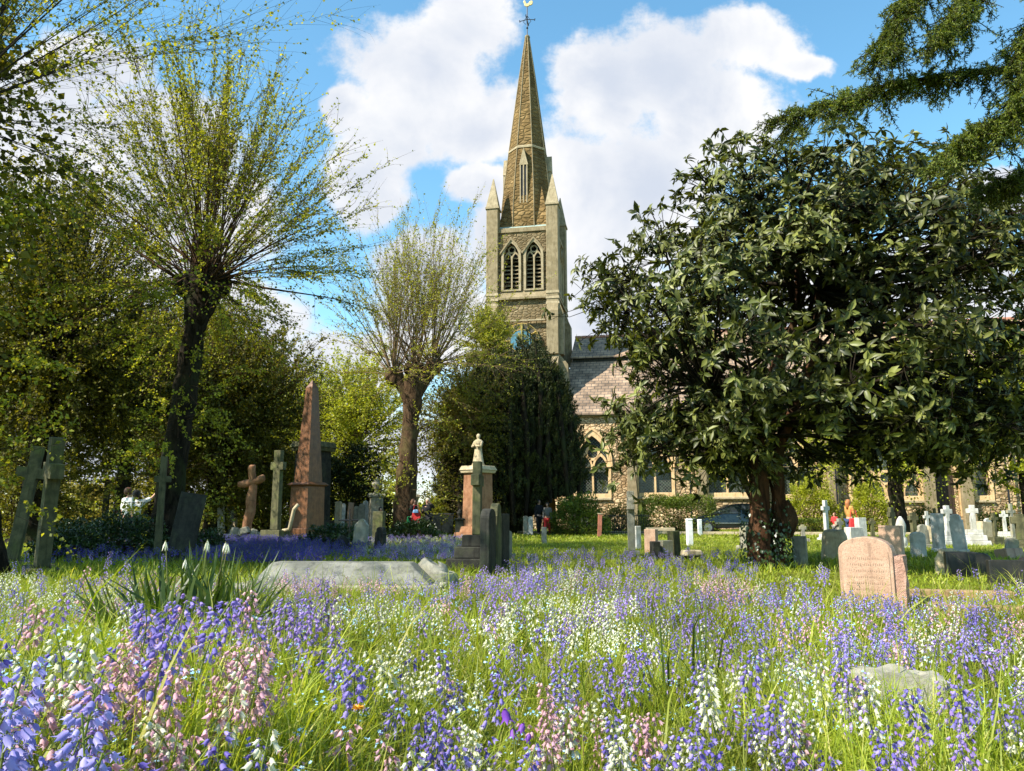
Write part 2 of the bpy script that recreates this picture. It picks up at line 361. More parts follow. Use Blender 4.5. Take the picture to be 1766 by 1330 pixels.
def rubble(name, cols, mortar, scale, coursed):
    m, t, o = newmat(name); tc = t.node('ShaderNodeTexCoord'); v0 = tc.outputs['Object']
    v = t.vmath('ADD', v0, t.scale(t.vmath('SUBTRACT', t.noise(v0, 3.5, 3, out=1), (.5, .5, .5)), .09))
    v = t.vmath('MULTIPLY', v, (1, 1, coursed))
    def vor(feat):
        n = t.node('ShaderNodeTexVoronoi', feature=feat); t.set(n.inputs['Vector'], v); n.inputs['Scale'].default_value = scale; n.inputs['Randomness'].default_value = .85; return n
    e = vor('DISTANCE_TO_EDGE').outputs['Distance']; c = vor('F1').outputs['Color']
    s = t.node('ShaderNodeSeparateColor'); t.set(s.inputs[0], c)
    col = t.ramp(s.outputs[0], [(i/(len(cols)-1), k) for i, k in enumerate(cols)])
    big = t.mapr(t.noise(v0, .35, 6, .7), .3, .7, .55, 1.3); col = t.mix(1.0, col, big, 'MULTIPLY')
    col = t.mix(t.mapr(e, .02, .08), mortar, col)
    st = t.math('MULTIPLY', t.mapr(t.noise(t.vmath('MULTIPLY', v0, (1, 1, .2)), 1.2, 5), .5, .7), .4)
    col = t.mix(st, col, tuple(x*.35 for x in cols[0]))
    h = t.math('ADD', t.mapr(e, 0, .22), t.math('MULTIPLY', t.noise(v0, 18, 4), .35))
    t.l.new(bsdf(t, col, .9, h, 1.0, .07, .1), o.inputs[0])
rubble('rubble_wall', [(.32, .21, .11), (.52, .37, .21), (.62, .47, .29), (.42, .30, .17)], (.20, .13, .07), 3.3, 1.5)
rubble('tower_wall', [(.13, .095, .05), (.23, .175, .10), (.19, .145, .08), (.28, .22, .13)], (.16, .115, .055), 2.6, 2.0)
rubble('spire_stone', [(.14, .09, .035), (.19, .125, .052), (.165, .11, .045), (.23, .155, .07)], (.12, .08, .034), 1.7, 2.0)
def tiles(name, c1, c2, mort, sw):
    m, t, o = newmat(name); tc = t.node('ShaderNodeTexCoord'); s = t.node('ShaderNodeSeparateXYZ'); t.set(s.inputs[0], tc.outputs['Object'])
    c = t.node('ShaderNodeCombineXYZ'); t.set(c.inputs[0], s.outputs[0]); t.set(c.inputs[1], t.math('MULTIPLY', s.outputs[2], 1.3))
    b = t.node('ShaderNodeTexBrick'); t.set(b.inputs['Vector'], c.outputs[0]); b.inputs['Scale'].default_value = 1
    b.inputs['Brick Width'].default_value = sw; b.inputs['Row Height'].default_value = sw*.62; b.inputs['Mortar Size'].default_value = .025; b.inputs['Bias'].default_value = 0
    t.set(b.inputs['Color1'], c1); t.set(b.inputs['Color2'], c2); t.set(b.inputs['Mortar'], mort)
    n = t.mapr(t.noise(tc.outputs['Object'], .9, 5, .7), .3, .7, .55, 1.4)
    t.l.new(bsdf(t, t.mix(1.0, b.outputs['Color'], n, 'MULTIPLY'), .7, b.outputs['Fac'], -.6, .04, .3), o.inputs[0])
tiles('roof_tile', (.26, .165, .10), (.34, .225, .14), (.08, .065, .055), .55)
tiles('roof_slate', (.17, .115, .075), (.31, .215, .145), (.06, .055, .05), .5)
def groundmat():
    m, t, o = newmat('ground_grass'); tc = t.node('ShaderNodeTexCoord'); v = tc.outputs['Object']
    a = t.noise(v, .35, 5, .6); b = t.noise(v, 5, 6, .7); c = t.noise(v, 40, 4, .7)
    col = t.mix(t.mapr(a, .35, .65), (.13, .17, .02), (.24, .27, .035)); col = t.mix(t.mapr(b, .45, .75), col, (.10, .085, .03))
    col = t.mix(1.0, col, t.mapr(c, .3, .7, .5, 1.5), 'MULTIPLY')
    t.l.new(bsdf(t, col, .95, t.math('ADD', c, b), 1.0, .08, .05), o.inputs[0])
    m, t, o = newmat('soil'); tc = t.node('ShaderNodeTexCoord'); v = tc.outputs['Object']
    col = t.mix(t.mapr(t.noise(v, 6, 6, .7), .4, .6), (.03, .045, .01), (.07, .085, .02))
    t.l.new(bsdf(t, col, .95, t.noise(v, 30, 4), .8, .04, .05), o.inputs[0])
    m, t, o = newmat('asphalt'); tc = t.node('ShaderNodeTexCoord'); v = tc.outputs['Object']
    t.l.new(bsdf(t, t.mix(t.noise(v, 3, 6), (.12, .11, .09), (.20, .18, .15)), .9, t.noise(v, 60, 3), .4, .02), o.inputs[0])
groundmat()

# ------------------------------------------------ ground, meadow soil, path, kerb
def grid(name, x0, x1, y0, y1, nx, ny, mat, zf, kind='structure'):
    xs, ys = np.meshgrid(np.linspace(x0, x1, nx), np.linspace(y0, y1, ny)); z = zf(xs, ys)
    V = np.stack([xs, ys, z], -1).reshape(-1, 3); i = np.arange(ny-1)[:, None]*nx+np.arange(nx-1)[None]
    o = npmesh(name, V, {4: np.stack([i, i+1, i+nx+1, i+nx], -1).reshape(-1, 4)}, mat, None, True); o['kind'] = kind; return o
xs = np.concatenate([np.array([-1500, -400, -120]), np.linspace(-60, 60, 161), np.array([120, 400, 1500])])
ys = np.concatenate([np.array([-200, -40, -10]), np.linspace(-4, 16, 90), np.linspace(17, 80, 40), np.array([150, 500, 3000])])
X, Y = np.meshgrid(xs, ys); Vg = np.stack([X, Y, gz(X, Y)], -1).reshape(-1, 3); nx = len(xs); i = np.arange(len(ys)-1)[:, None]*nx+np.arange(nx-1)[None]
g = npmesh('ground', Vg, {4: np.stack([i, i+1, i+nx+1, i+nx], -1).reshape(-1, 4)}, 'ground_grass', None, True); g['kind'] = 'structure'

YAW = R(-11); O = Vector((0.76, 56, 0)); CX, CY = Vector((math.cos(YAW), math.sin(YAW), 0)), Vector((-math.sin(YAW), math.cos(YAW), 0))
def loc2w(x, y, z=0): return O+CX*x+CY*y+Vector((0, 0, z))
def wx(px, py=-1.0, yy=880):
    """local x along the church wall plane (local y=py) seen at pixel column px"""
    k = (px-883)/(F_PX*CP-(H_PX/2-yy)*SP)
    D = (py+O.x*CY.x+O.y*CY.y)/(CY.x*k+CY.y); return (Vector((k*D, D, 0))-O).dot(CX)
def ribbon(name, pts, z, mat):
    V = [tuple(loc2w(x, y, z)) for x, y in pts]; n = len(V)//2
    o = MB().add(V, [(i, i+1, n*2-2-i, n*2-1-i) for i in range(n-1)]).build(name, mat); o['kind'] = 'structure'; return o
ribbon('path', [(-40, -16), (60, -16), (60, -11), (-40, -11)], .02, 'asphalt')
kb = MB()
for k in range(60): kb.box(-40+k*1.5, 0, 0, 1.47, .16, .15)
ko = kb.build('kerb', 'stone_beige', None, bevel=.015); ko.location = loc2w(0, -16.1); ko.rotation_euler[2] = YAW; ko['kind'] = 'structure'

# ------------------------------------------------ church
church = thing('church', 'tan rubble stone church with tall octagonal spire and slate roofs', 'church', O, YAW)
def zt(y, D): return P(883, y, D).z
# tower: local x -2.7..2.7, y 0..5.4
TW = 2.7
t0 = MB(); t0.box(0, TW, 0, 5.0, 5.0, 17.1); t0.build('tower_base', 'tower_wall', church)
bw, bz0, bzs = 1.16, 17.75, 20.35
hol = [arch(c, bw, bz0, bzs) for c in (-.86, .86)]
def belfry(side):
    M = Matrix.Translation((0, TW, 0)) @ Matrix.Rotation(side*PI/2, 4, 'Z') @ Matrix.Translation((0, -TW, 0))
    mb = MB(); hw = 2.45; mb.holed([(-hw, 17.1), (hw, 17.1), (hw, 22.3), (-hw, 22.3)], hol, .22, .75, M)
    mb.build('belfry_wall', 'tower_wall', church)
    for c in (-.86, .86):
        b = MB(); ring(arch(c, bw+.36, bz0-.12, bzs), arch(c, bw, bz0, bzs), .08, .5, b)
        hd = MB()  # gabled hood mould above each opening
        ap = apex(bw, bzs)
        for sg in (-1, 1):
            hd.prism([(c+sg*.86, bzs+.35), (c, ap+.42), (c, ap+.24), (c+sg*.86, bzs+.17)][::sg], .0, .3)
        tr = MB(); tr.box(c, .42, bz0, .11, .14, bzs-bz0+.15)
        for sg in (-1, 1):
            cc = c+sg*bw/4; ring(arch(cc, bw/2+.02, bzs-.35, bzs-.1, 5), arch(cc, bw/2-.13, bzs-.35, bzs-.12, 5), .36, .5, tr)
        cz = bzs+.62
        def circ(r): return [(c+r*math.cos(a*2*PI/14), cz+r*math.sin(a*2*PI/14)) for a in range(14)]
        ring(circ(.30), circ(.20), .36, .5, tr)
        lv = MB()
        for k in range(9): lv.add([(c-bw/2, .5, bz0+.1+k*.31), (c+bw/2, .5, bz0+.1+k*.31), (c+bw/2, .85, bz0+.32+k*.31), (c-bw/2, .85, bz0+.32+k*.31),
                                   (c-bw/2, .5, bz0+.06+k*.31), (c+bw/2, .5, bz0+.06+k*.31), (c+bw/2, .85, bz0+.28+k*.31), (c-bw/2, .85, bz0+.28+k*.31)],
                                  [(0, 1, 2, 3), (4, 7, 6, 5), (0, 4, 5, 1)])
        back = MB(); back.box(c, .95, bz0-.1, bw+.1, .04, 3.9)
        wn = None
        for nm, q_, mt in (('belfry_window', b, 'pale_ashlar'), ('hood_mould', hd, 'ashlar'), ('tracery', tr, 'pale_ashlar'), ('louvre', lv, 'ashlar'), ('shutter', back, 'iron')):
            q_.v = [tuple(M @ Vector(p)) for p in q_.v]
            o_ = q_.build(nm, mt, wn or church)
            if wn is None: wn = o_
    s_ = MB(); s_.add([(-2.3, -.08, 17.1), (2.3, -.08, 17.1), (2.3, .3, 17.75), (-2.3, .3, 17.75), (-2.3, -.08, 16.95), (2.3, -.08, 16.95), (2.3, .5, 16.95), (-2.3, .5, 16.95), (2.3, .5, 17.75), (-2.3, .5, 17.75)],
                      [(0, 1, 2, 3), (4, 5, 1, 0), (3, 2, 8, 9), (4, 7, 6, 5), (1, 5, 6, 8, 2), (0, 3, 9, 7, 4)], M)
    s_.build('sill', 'ashlar', church)
for s_ in range(4): belfry(s_)
pa = MB(); pa.box(0, TW, 22.3, 5.15, 5.15, .28); pa.box(0, TW, 22.58, 5.0, 5.0, .12); pa.build('parapet', 'ashlar', church, bevel=.03)
lr = MB(); lr.box(0, TW, 22.70, 4.6, 4.6, .35, .84); lr.build('tower_roof', 'lead_roof', church)
for ix in (-1, 1):
    for iy in (0, 1):
        cx, cy = ix*2.32, (.38 if iy == 0 else 5.02)
        sh_ = MB(); sh_.box(cx, cy, 0, .92, .92, 24.25); sh_.build('corner_shaft', 'ashlar', church, bevel=.05)
        pn = MB(); pn.box(cx, cy, 24.25, 1.06, 1.06, .14); pn.box(cx, cy, 24.39, .98, .98, 2.5, .06); pn.build('pinnacle', 'pale_ashlar', church)
        # angle buttresses with weatherings
        for (dx, dy) in ((ix, 0), (0, -1 if iy == 0 else 1)):
            b = MB()
            for (zz, pr, nx_) in ((16.6, .32, 12.6), (12.6, .62, 7.5), (7.5, .95, 0)):
                w_ = .86
                def qq(a, z): return (cx+dx*(.46+a)+0, cy+dy*(.46+a), z)
                sxv = (0, w_/2) if dx else (w_/2, 0)
                pts = [(-.2, nx_), (pr, nx_), (pr, zz-.75), (-.0, zz), (-.2, zz)]
                vs = [(cx+dx*(.46+a)-sxv[0], cy+dy*(.46+a)-sxv[1], z) for a, z in pts]+[(cx+dx*(.46+a)+sxv[0], cy+dy*(.46+a)+sxv[1], z) for a, z in pts]
                n = len(pts); b.add(vs, [tuple(range(n)), tuple(reversed(range(n, 2*n)))]+[(i, i+n, (i+1) % n+n, (i+1) % n) for i in range(n)])
                sc_ = .994; 
            b.build('buttress', 'ashlar', church)
        cs = MB()
        for k in range(5): cs.box(cx, cy, 15.6+k*.42, 1.06-.015*k, 1.06-.015*k, .2, .94)
        cs.build('weathering', 'pale_ashlar', church)
# spire
def octring(hw, z): r = hw/math.cos(PI/8); return [(r*math.cos(PI/8+i*PI/4), TW+r*math.sin(PI/8+i*PI/4), z) for i in range(8)]
lv_ = [(2.05, 22.7), (1.95, 25.0), (1.76, 27.0), (1.44, 29.8), (1.02, 33.3), (.59, 36.9), (.15, 40.2)]
sp = MB(); vs = []; 
for hw, z in lv_: vs += octring(hw, z)
sp.add(vs, [(j*8+i, j*8+(i+1) % 8, (j+1)*8+(i+1) % 8, (j+1)*8+i) for j in range(len(lv_)-1) for i in range(8)]+[tuple(range(48, 56))])
for ix in (-1, 1):   # broaches
    for iy in (-1, 1):
        a = 2.05; c = (ix*a, TW+iy*a, 22.7); h = (ix*1.25, TW+iy*1.25, 26.8)
        m1 = (ix*a, TW+iy*.75, 22.7); m2 = (ix*.75, TW+iy*a, 22.7)
        sp.add([c, h, m1, m2], [(0, 2, 1), (0, 1, 3), (1, 2, 3)])
spire = sp.build('spire', 'spire_stone', church)
bd = MB(); bd.add(octring(1.50, 29.75)+octring(1.50, 29.9)+octring(1.41, 30.0), [(j*8+i, j*8+(i+1) % 8, (j+1)*8+(i+1) % 8, (j+1)*8+i) for j in range(2) for i in range(8)]+[tuple(range(8)), tuple(range(16, 24))]); bd.build('band', 'pale_ashlar', spire)
for k in range(8):   # stone rolls up the edges of the spire
    pts = [octring(hw+.01, z)[k] for hw, z in lv_]; e = MB(); e.tube(pts, .045, 6); e.build('edge_roll', 'ashlar', spire)
for s_ in range(4):
    M = Matrix.Translation((0, TW, 0)) @ Matrix.Rotation(s_*PI/2, 4, 'Z'); l = MB()
    for sx_ in (-.26, 0, .26): l.box(sx_, -1.82, 24.9, .09, .3, 3.2, M=M)
    l.prism([(-.36, 28.05), (.36, 28.05), (0, 29.5)], -1.98, -1.25, M); lu = l.build('lucarne', 'pale_ashlar', spire)
    d = MB(); d.box(0, -1.80, 24.9, .46, .2, 3.16, M=M); d.build('opening', 'iron', lu)
cap = MB(); cap.lathe([(.2, 38.2), (.24, 38.3), (.2, 38.45), (.1, 38.55)], 0, TW, 10); cap.v = [(a, b, c+1.95) for a, b, c in cap.v]; cap.build('cap_stone', 'ashlar', spire)
va = MB(); va.tube([(0, TW, 38.5), (0, TW, 41.2)], .045, 6)
for a in (0, PI/2):
    c, s_ = math.cos(a), math.sin(a); va.tube([(-.62*c, TW-.62*s_, 39.9), (0, TW, 40.0), (.62*c, TW+.62*s_, 39.9)], .035, 6)
    for q in (-1, 1):
        va.tube([(q*.1*c, TW+q*.1*s_, 39.55), (q*.32*c, TW+q*.32*s_, 39.8), (q*.12*c, TW+q*.12*s_, 40.15), (0, TW, 40.35)], .022, 5)
        va.tube([(q*.62*c, TW+q*.62*s_, 39.82), (q*.66*c, TW+q*.66*s_, 40.0)], .04, 5)
va.lathe([(.04, 39.1), (.1, 39.2), (.04, 39.3)], 0, TW, 8); va.v = [(a, b, c+1.95) for a, b, c in va.v]; vane = va.build('weathervane', 'iron', church)
ck = MB(); ck.prism([(-.45, 41.75), (-.35, 41.55), (-.3, 41.3), (-.1, 41.15), (.15, 41.15), (.3, 41.3), (.42, 41.25), (.62, 41.4), (.66, 41.7), (.5, 41.85), (.3, 41.75), (.12, 41.5), (-.12, 41.55), (-.18, 41.85), (-.3, 41.98), (-.38, 41.9)], TW-.05, TW+.05)
ck.v = [(a*.75, b, (c-41.1)*.75+43.1) for a, b, c in ck.v]; ck.build('cockerel', 'vane_gold', vane, bevel=.02)
# clock
cz = 13.7; cl = MB(); M = Matrix.Translation((-.05, -.02, cz)) @ Matrix.Rotation(PI/2, 4, 'X')
cl.lathe([(.80, -.12), (.80, .12), (.6, .12)], n=32, M=M); clock = cl.build('clock', 'clock_blue', church)
fc = MB(); fc.lathe([(1.36, -.1), (1.36, .06), (.7, .06)], n=40, M=M); fc.build('surround', 'louvre_slate', clock)
cr = MB()
for a in range(60):
    an = a*2*PI/60; r1 = 1.3; r0 = 1.18 if a % 5 else .9
    cr.tube([(-.05+r0*math.sin(an), -.16, cz+r0*math.cos(an)), (-.05+r1*math.sin(an), -.16, cz+r1*math.cos(an))], .014 if a % 5 else .06, 4)
for r_ in (1.33, .86): cr.tube([(-.05+r_*math.sin(a*2*PI/40), -.15, cz+r_*math.cos(a*2*PI/40)) for a in range(41)], .025, 4)
cr.build('numeral_ring', 'clock_gold', clock)
hh = MB(); hh.tube([(-.05, -.2, cz-.2), (.02, -.2, cz+1.15)], .06, 4); hh.tube([(-.05, -.2, cz-.2), (-.25, -.2, cz+.6)], .08, 4); hh.build('clock_hand', 'clock_gold', clock)
st_ = MB(); st_.box(0, -.05, 10.6, 5.2, .3, .18); st_.box(0, -.05, 15.2, 3.6, .2, .12); st_.build('string_course', 'pale_ashlar', church)
# aisle wall with windows
WY = -1.0; x0w, x1w = 2.6, wx(1766)+9
EAVE = 8.0
wins = []   # centre, width, sill, spring, lights
def wv(px0, px1, sy, ty, lights):
    a, b = wx(px0), wx(px1); c = (a+b)/2; w_ = b-a; D = loc2w(c, WY).y; sill = zt(sy, D); top = zt(ty, D)
    pt = 1.1; rise = math.sqrt((w_*pt)**2-(w_*pt-w_/2)**2); wins.append((c, w_, sill, top-rise, lights, pt))
wv(996, 1050, 852, 752, 2); wv(1103, 1160, 850, 750, 2); wv(1224, 1290, 850, 745, 2); wv(1345, 1412, 853, 742, 2); wv(1476, 1592, 856, 745, 4); wv(1688, 1711, 855, 800, 1)
da, db = wx(1617), wx(1652); dc = (da+db)/2; dw = db-da; dtop = zt(800, loc2w(dc, WY).y)-math.sqrt((dw*1.1)**2-(dw*1.1-dw/2)**2)
aw = MB(); aw.holed([(x0w, 0), (x1w, 0), (x1w, EAVE), (x0w, EAVE)], [arch(c, w_, s1, s2, pt=pt) for c, w_, s1, s2, l, pt in wins]+[arch(dc, dw, .02, dtop, pt=1.1)], WY, WY+.6)
aw.box(x1w-.3, 4, 0, .6, 8.5, EAVE-.1); aw.box(x0w+.32, 3.2, 0, .6, 7.0, EAVE-.1)
aw.build('aisle_wall', 'rubble_wall', church)
for c, w_, s1, s2, l, pt in wins:
    b = MB(); ring(arch(c, w_+.44, s1-.3, s2, pt=pt), arch(c, w_, s1, s2, pt=pt), WY-.07, WY+.25, b); wf = b.build('window', 'ashlar_warm', church, bevel=.02)
    hd = MB(); ring(arch(c, w_+.66, s2-.2, s2, pt=pt), arch(c, w_+.47, s2-.19, s2, pt=pt), WY-.15, WY+.1, hd); hd.build('hood_mould', 'ashlar_warm', wf)
    sl_ = MB(); sl_.add([(c-w_/2-.2, WY-.16, s1-.42), (c+w_/2+.2, WY-.16, s1-.42), (c+w_/2+.2, WY-.16, s1-.32), (c-w_/2-.2, WY-.16, s1-.32), (c+w_/2, WY+.4, s1+.03), (c-w_/2, WY+.4, s1+.03)], [(0, 1, 2, 3), (3, 2, 4, 5)]); sl_.build('sill', 'pale_ashlar', wf)
    gl = MB(); gl.prism(arch(c, w_+.02, s1, s2, pt=pt), WY+.42, WY+.45); gl.build('pane', 'leaded_glass', wf)
    tr = MB(); lw = w_/l
    for k in range(1, l): tr.box(c-w_/2+k*lw, WY+.33, s1, .13, .16, s2-s1)
    if l > 1:
        for k in range(l): cc = c-w_/2+(k+.5)*lw; ring(arch(cc, lw+.01, s2-.5, s2-.2, 6), arch(cc, lw-.2, s2-.5, s2-.25, 6), WY+.26, WY+.4, tr)
        for k in range(l-1):
            ccx = c-w_/2+(k+1)*lw; czz = s2+lw*.75
            cf = lambda r: [(ccx+r*math.cos(a*2*PI/14), czz+r*math.sin(a*2*PI/14)) for a in range(14)]
            ring(cf(lw*.50), cf(lw*.33), WY+.26, WY+.4, tr)
        tr.build('tracery', 'ashlar_warm', wf)
dr = MB()
for k in range(3): ring(arch(dc, dw+.5-k*.2+.2, 0, dtop, pt=1.1), arch(dc, dw+.5-k*.2, 0, dtop, pt=1.1), WY-.18+k*.09, WY+.2, dr)
dfr = dr.build('doorway', 'ashlar_warm', church)
dd = MB(); dd.prism(arch(dc, dw, .02, dtop, pt=1.1), WY+.35, WY+.42)
for k in range(1, 6): dd.box(dc-dw/2+k*dw/6, WY+.34, .05, .025, .03, dtop-.1)
door = dd.build('door', 'dark_wood', dfr); hn = MB(); hn.tube([(dc+.3, WY+.3, 1.1), (dc+.3, WY+.28, 1.25)], .03, 6); hn.build('handle', 'iron', door)
for px in (1092, 1212, 1318, 1440, 1604, 1668):
    c = wx(px); b = MB(); b.prism([(c-.33, 0), (c+.33, 0), (c+.33, 6.6), (c-.33, 6.6)], WY-.45, WY+.05); b.prism([(c-.36, 0), (c+.36, 0), (c+.36, 1.0), (c-.36, 1.0)], WY-.6, WY-.44)
    b.add([(c-.33, WY-.45, 6.6), (c+.33, WY-.45, 6.6), (c+.33, WY+.02, 7.3), (c-.33, WY+.02, 7.3), (c-.33, WY+.02, 6.6), (c+.33, WY+.02, 6.6)], [(0, 1, 2, 3), (0, 3, 4), (1, 5, 2)])
    b.build('buttress', 'ashlar', church, bevel=.03)
for px in (1192, 1442, 1735):
    c = wx(px); b = MB(); b.tube([(c, WY-.62, 0), (c, WY-.62, 7.3), (c, WY-.3, 7.75)], .06, 8)
    for k in range(4): b.lathe([(.085, 1+k*2), (.085, 1.12+k*2)], c, WY-.62, 8)
    b.build('drainpipe', 'iron', church)
pl_ = MB(); pl_.box((x0w+x1w)/2, WY-.08, 0, x1w-x0w-.1, .17, .85); pl_.build('plinth', 'rubble_wall', church)
gu = MB(); gu.box((x0w+x1w)/2, WY-.12, EAVE-.22, x1w-x0w, .24, .22); gu.build('cornice', 'ashlar', church, bevel=.03)
def slope(name, mat, xa, xb, ya, za, yb, zb, th=.12):
    m = MB(); m.add([(xa, ya, za), (xb, ya, za), (xb, yb, zb), (xa, yb, zb), (xa, ya, za-th), (xb, ya, za-th), (xb, yb, zb-th), (xa, yb, zb-th)],
                   [(0, 1, 2, 3), (7, 6, 5, 4), (0, 4, 5, 1), (1, 5, 6, 2), (2, 6, 7, 3), (3, 7, 4, 0)]); return m.build(name, mat, church)
RX0, RX1 = 3.25, x1w+.3
slope('aisle_roof', 'roof_slate', RX0, RX1, WY-.4, EAVE+.0, 3.1, 12.55)
cw = MB(); cw.box((RX0+RX1)/2, 3.5, 8, RX1-RX0-.2, .5, 5.0); cw.box(RX1-.4, 6.8, 0, .5, 7, 13); cw.box(RX0+.3, 8.5, 0, .5, 5, 12); cw.build('clerestory', 'stone_dark', church)
slope('nave_roof', 'roof_tile', RX0, RX1, 3.0, 12.95, 6.6, 15.3); slope('nave_roof', 'roof_tile', RX0, RX1, 10.2, 12.95, 6.62, 15.3)
rd = MB()
for k in range(int((RX1-RX0)/.5)): rd.lathe([(.15, 0), (.15, .47)], n=8, M=Matrix.Translation((RX0+k*.5, 6.6, 15.32)) @ Matrix.Rotation(PI/2, 4, 'Y'))
rd.build('ridge', 'ridge_tile', church)
# projecting porch gable at the far right and small porch beyond the yew
pc = thing('porch', 'small gabled stone porch half hidden beyond the dark yew', 'porch', loc2w(wx(950), -3.2), YAW)
m = MB(); m.holed([(-1.5, 0), (1.5, 0), (1.5, 2.3), (0, 3.6), (-1.5, 2.3)], [arch(0, 1.3, .02, 1.6, pt=1.0)], 0, .4); m.box(-1.35, 1.6, 0, .3, 2.4, 2.3); m.box(1.35, 1.6, 0, .3, 2.4, 2.3); m.build('wall', 'rubble_wall', pc)
m = MB()
for sg in (-1, 1): m.prism([(0, 3.75), (sg*1.75, 2.2), (sg*1.75, 2.05), (0, 3.6)][::sg], -.15, 2.9)
m.build('roof', 'roof_tile', pc)

# ------------------------------------------------ trees
def rough_trunk(pts, rad, seg=20, amp=.12, lump=.0, k=4, seed=0):
    """tapered trunk along a spline with knobbly, ridged bark"""
    pts = [Vector(p) for p in pts]; P2 = []; R2 = []
    for i in range(len(pts)-1):
        a = pts[max(i-1, 0)]; b = pts[i]; c = pts[i+1]; d = pts[min(i+2, len(pts)-1)]
        for j in range(k):
            t = j/k; P2.append(.5*((2*b)+(c-a)*t+(2*a-5*b+4*c-d)*t*t+(3*b-a-3*c+d)*t**3)); R2.append(rad[i]*(1-t)+rad[i+1]*t)
    P2.append(pts[-1]); R2.append(rad[-1])
    V, Fd = tubes(np.array([[tuple(p) for p in P2]]), np.array([R2]), seg); V = V.reshape(len(P2), seg, 3)
    for i in range(len(P2)):
        c = np.array(P2[i])
        for j in range(seg):
            d = V[i, j]-c; p = Vector(V[i, j])+Vector((seed*3.7, 0, 0))
            n = mnoise.noise(Vector((p.x*5, p.y*5, p.z*1.2)))*amp*1.2+mnoise.noise(p*2.2)*(amp+lump)+abs(mnoise.noise(p*9))*amp*.5
            V[i, j] = c+d*(1+n)
    return V.reshape(-1, 3), Fd
def spline_paths(start, d, L, K=7, bend=None, wob=.03):
    N = len(start); t = np.linspace(0, 1, K)[None, :, None]
    p = start[:, None]+d[:, None]*L[:, None, None]*t
    if bend is not None: p = p+bend[:, None]*L[:, None, None]*t**2
    w1 = rng.normal(size=(N, 1, 3))*wob*L[:, None, None]; ph = rng.uniform(0, 6, (N, 1, 1))
    return p+w1*np.sin(t*4+ph)*t
def sample(paths, n, t0, t1):
    N, K, _ = paths.shape; i = rng.integers(0, N, n); t = rng.uniform(t0, t1, n)*(K-1); k = np.minimum(t.astype(int), K-2); f = (t-k)[:, None]
    a, b = paths[i, k], paths[i, k+1]; return a*(1-f)+b*f, nz(b-a), i
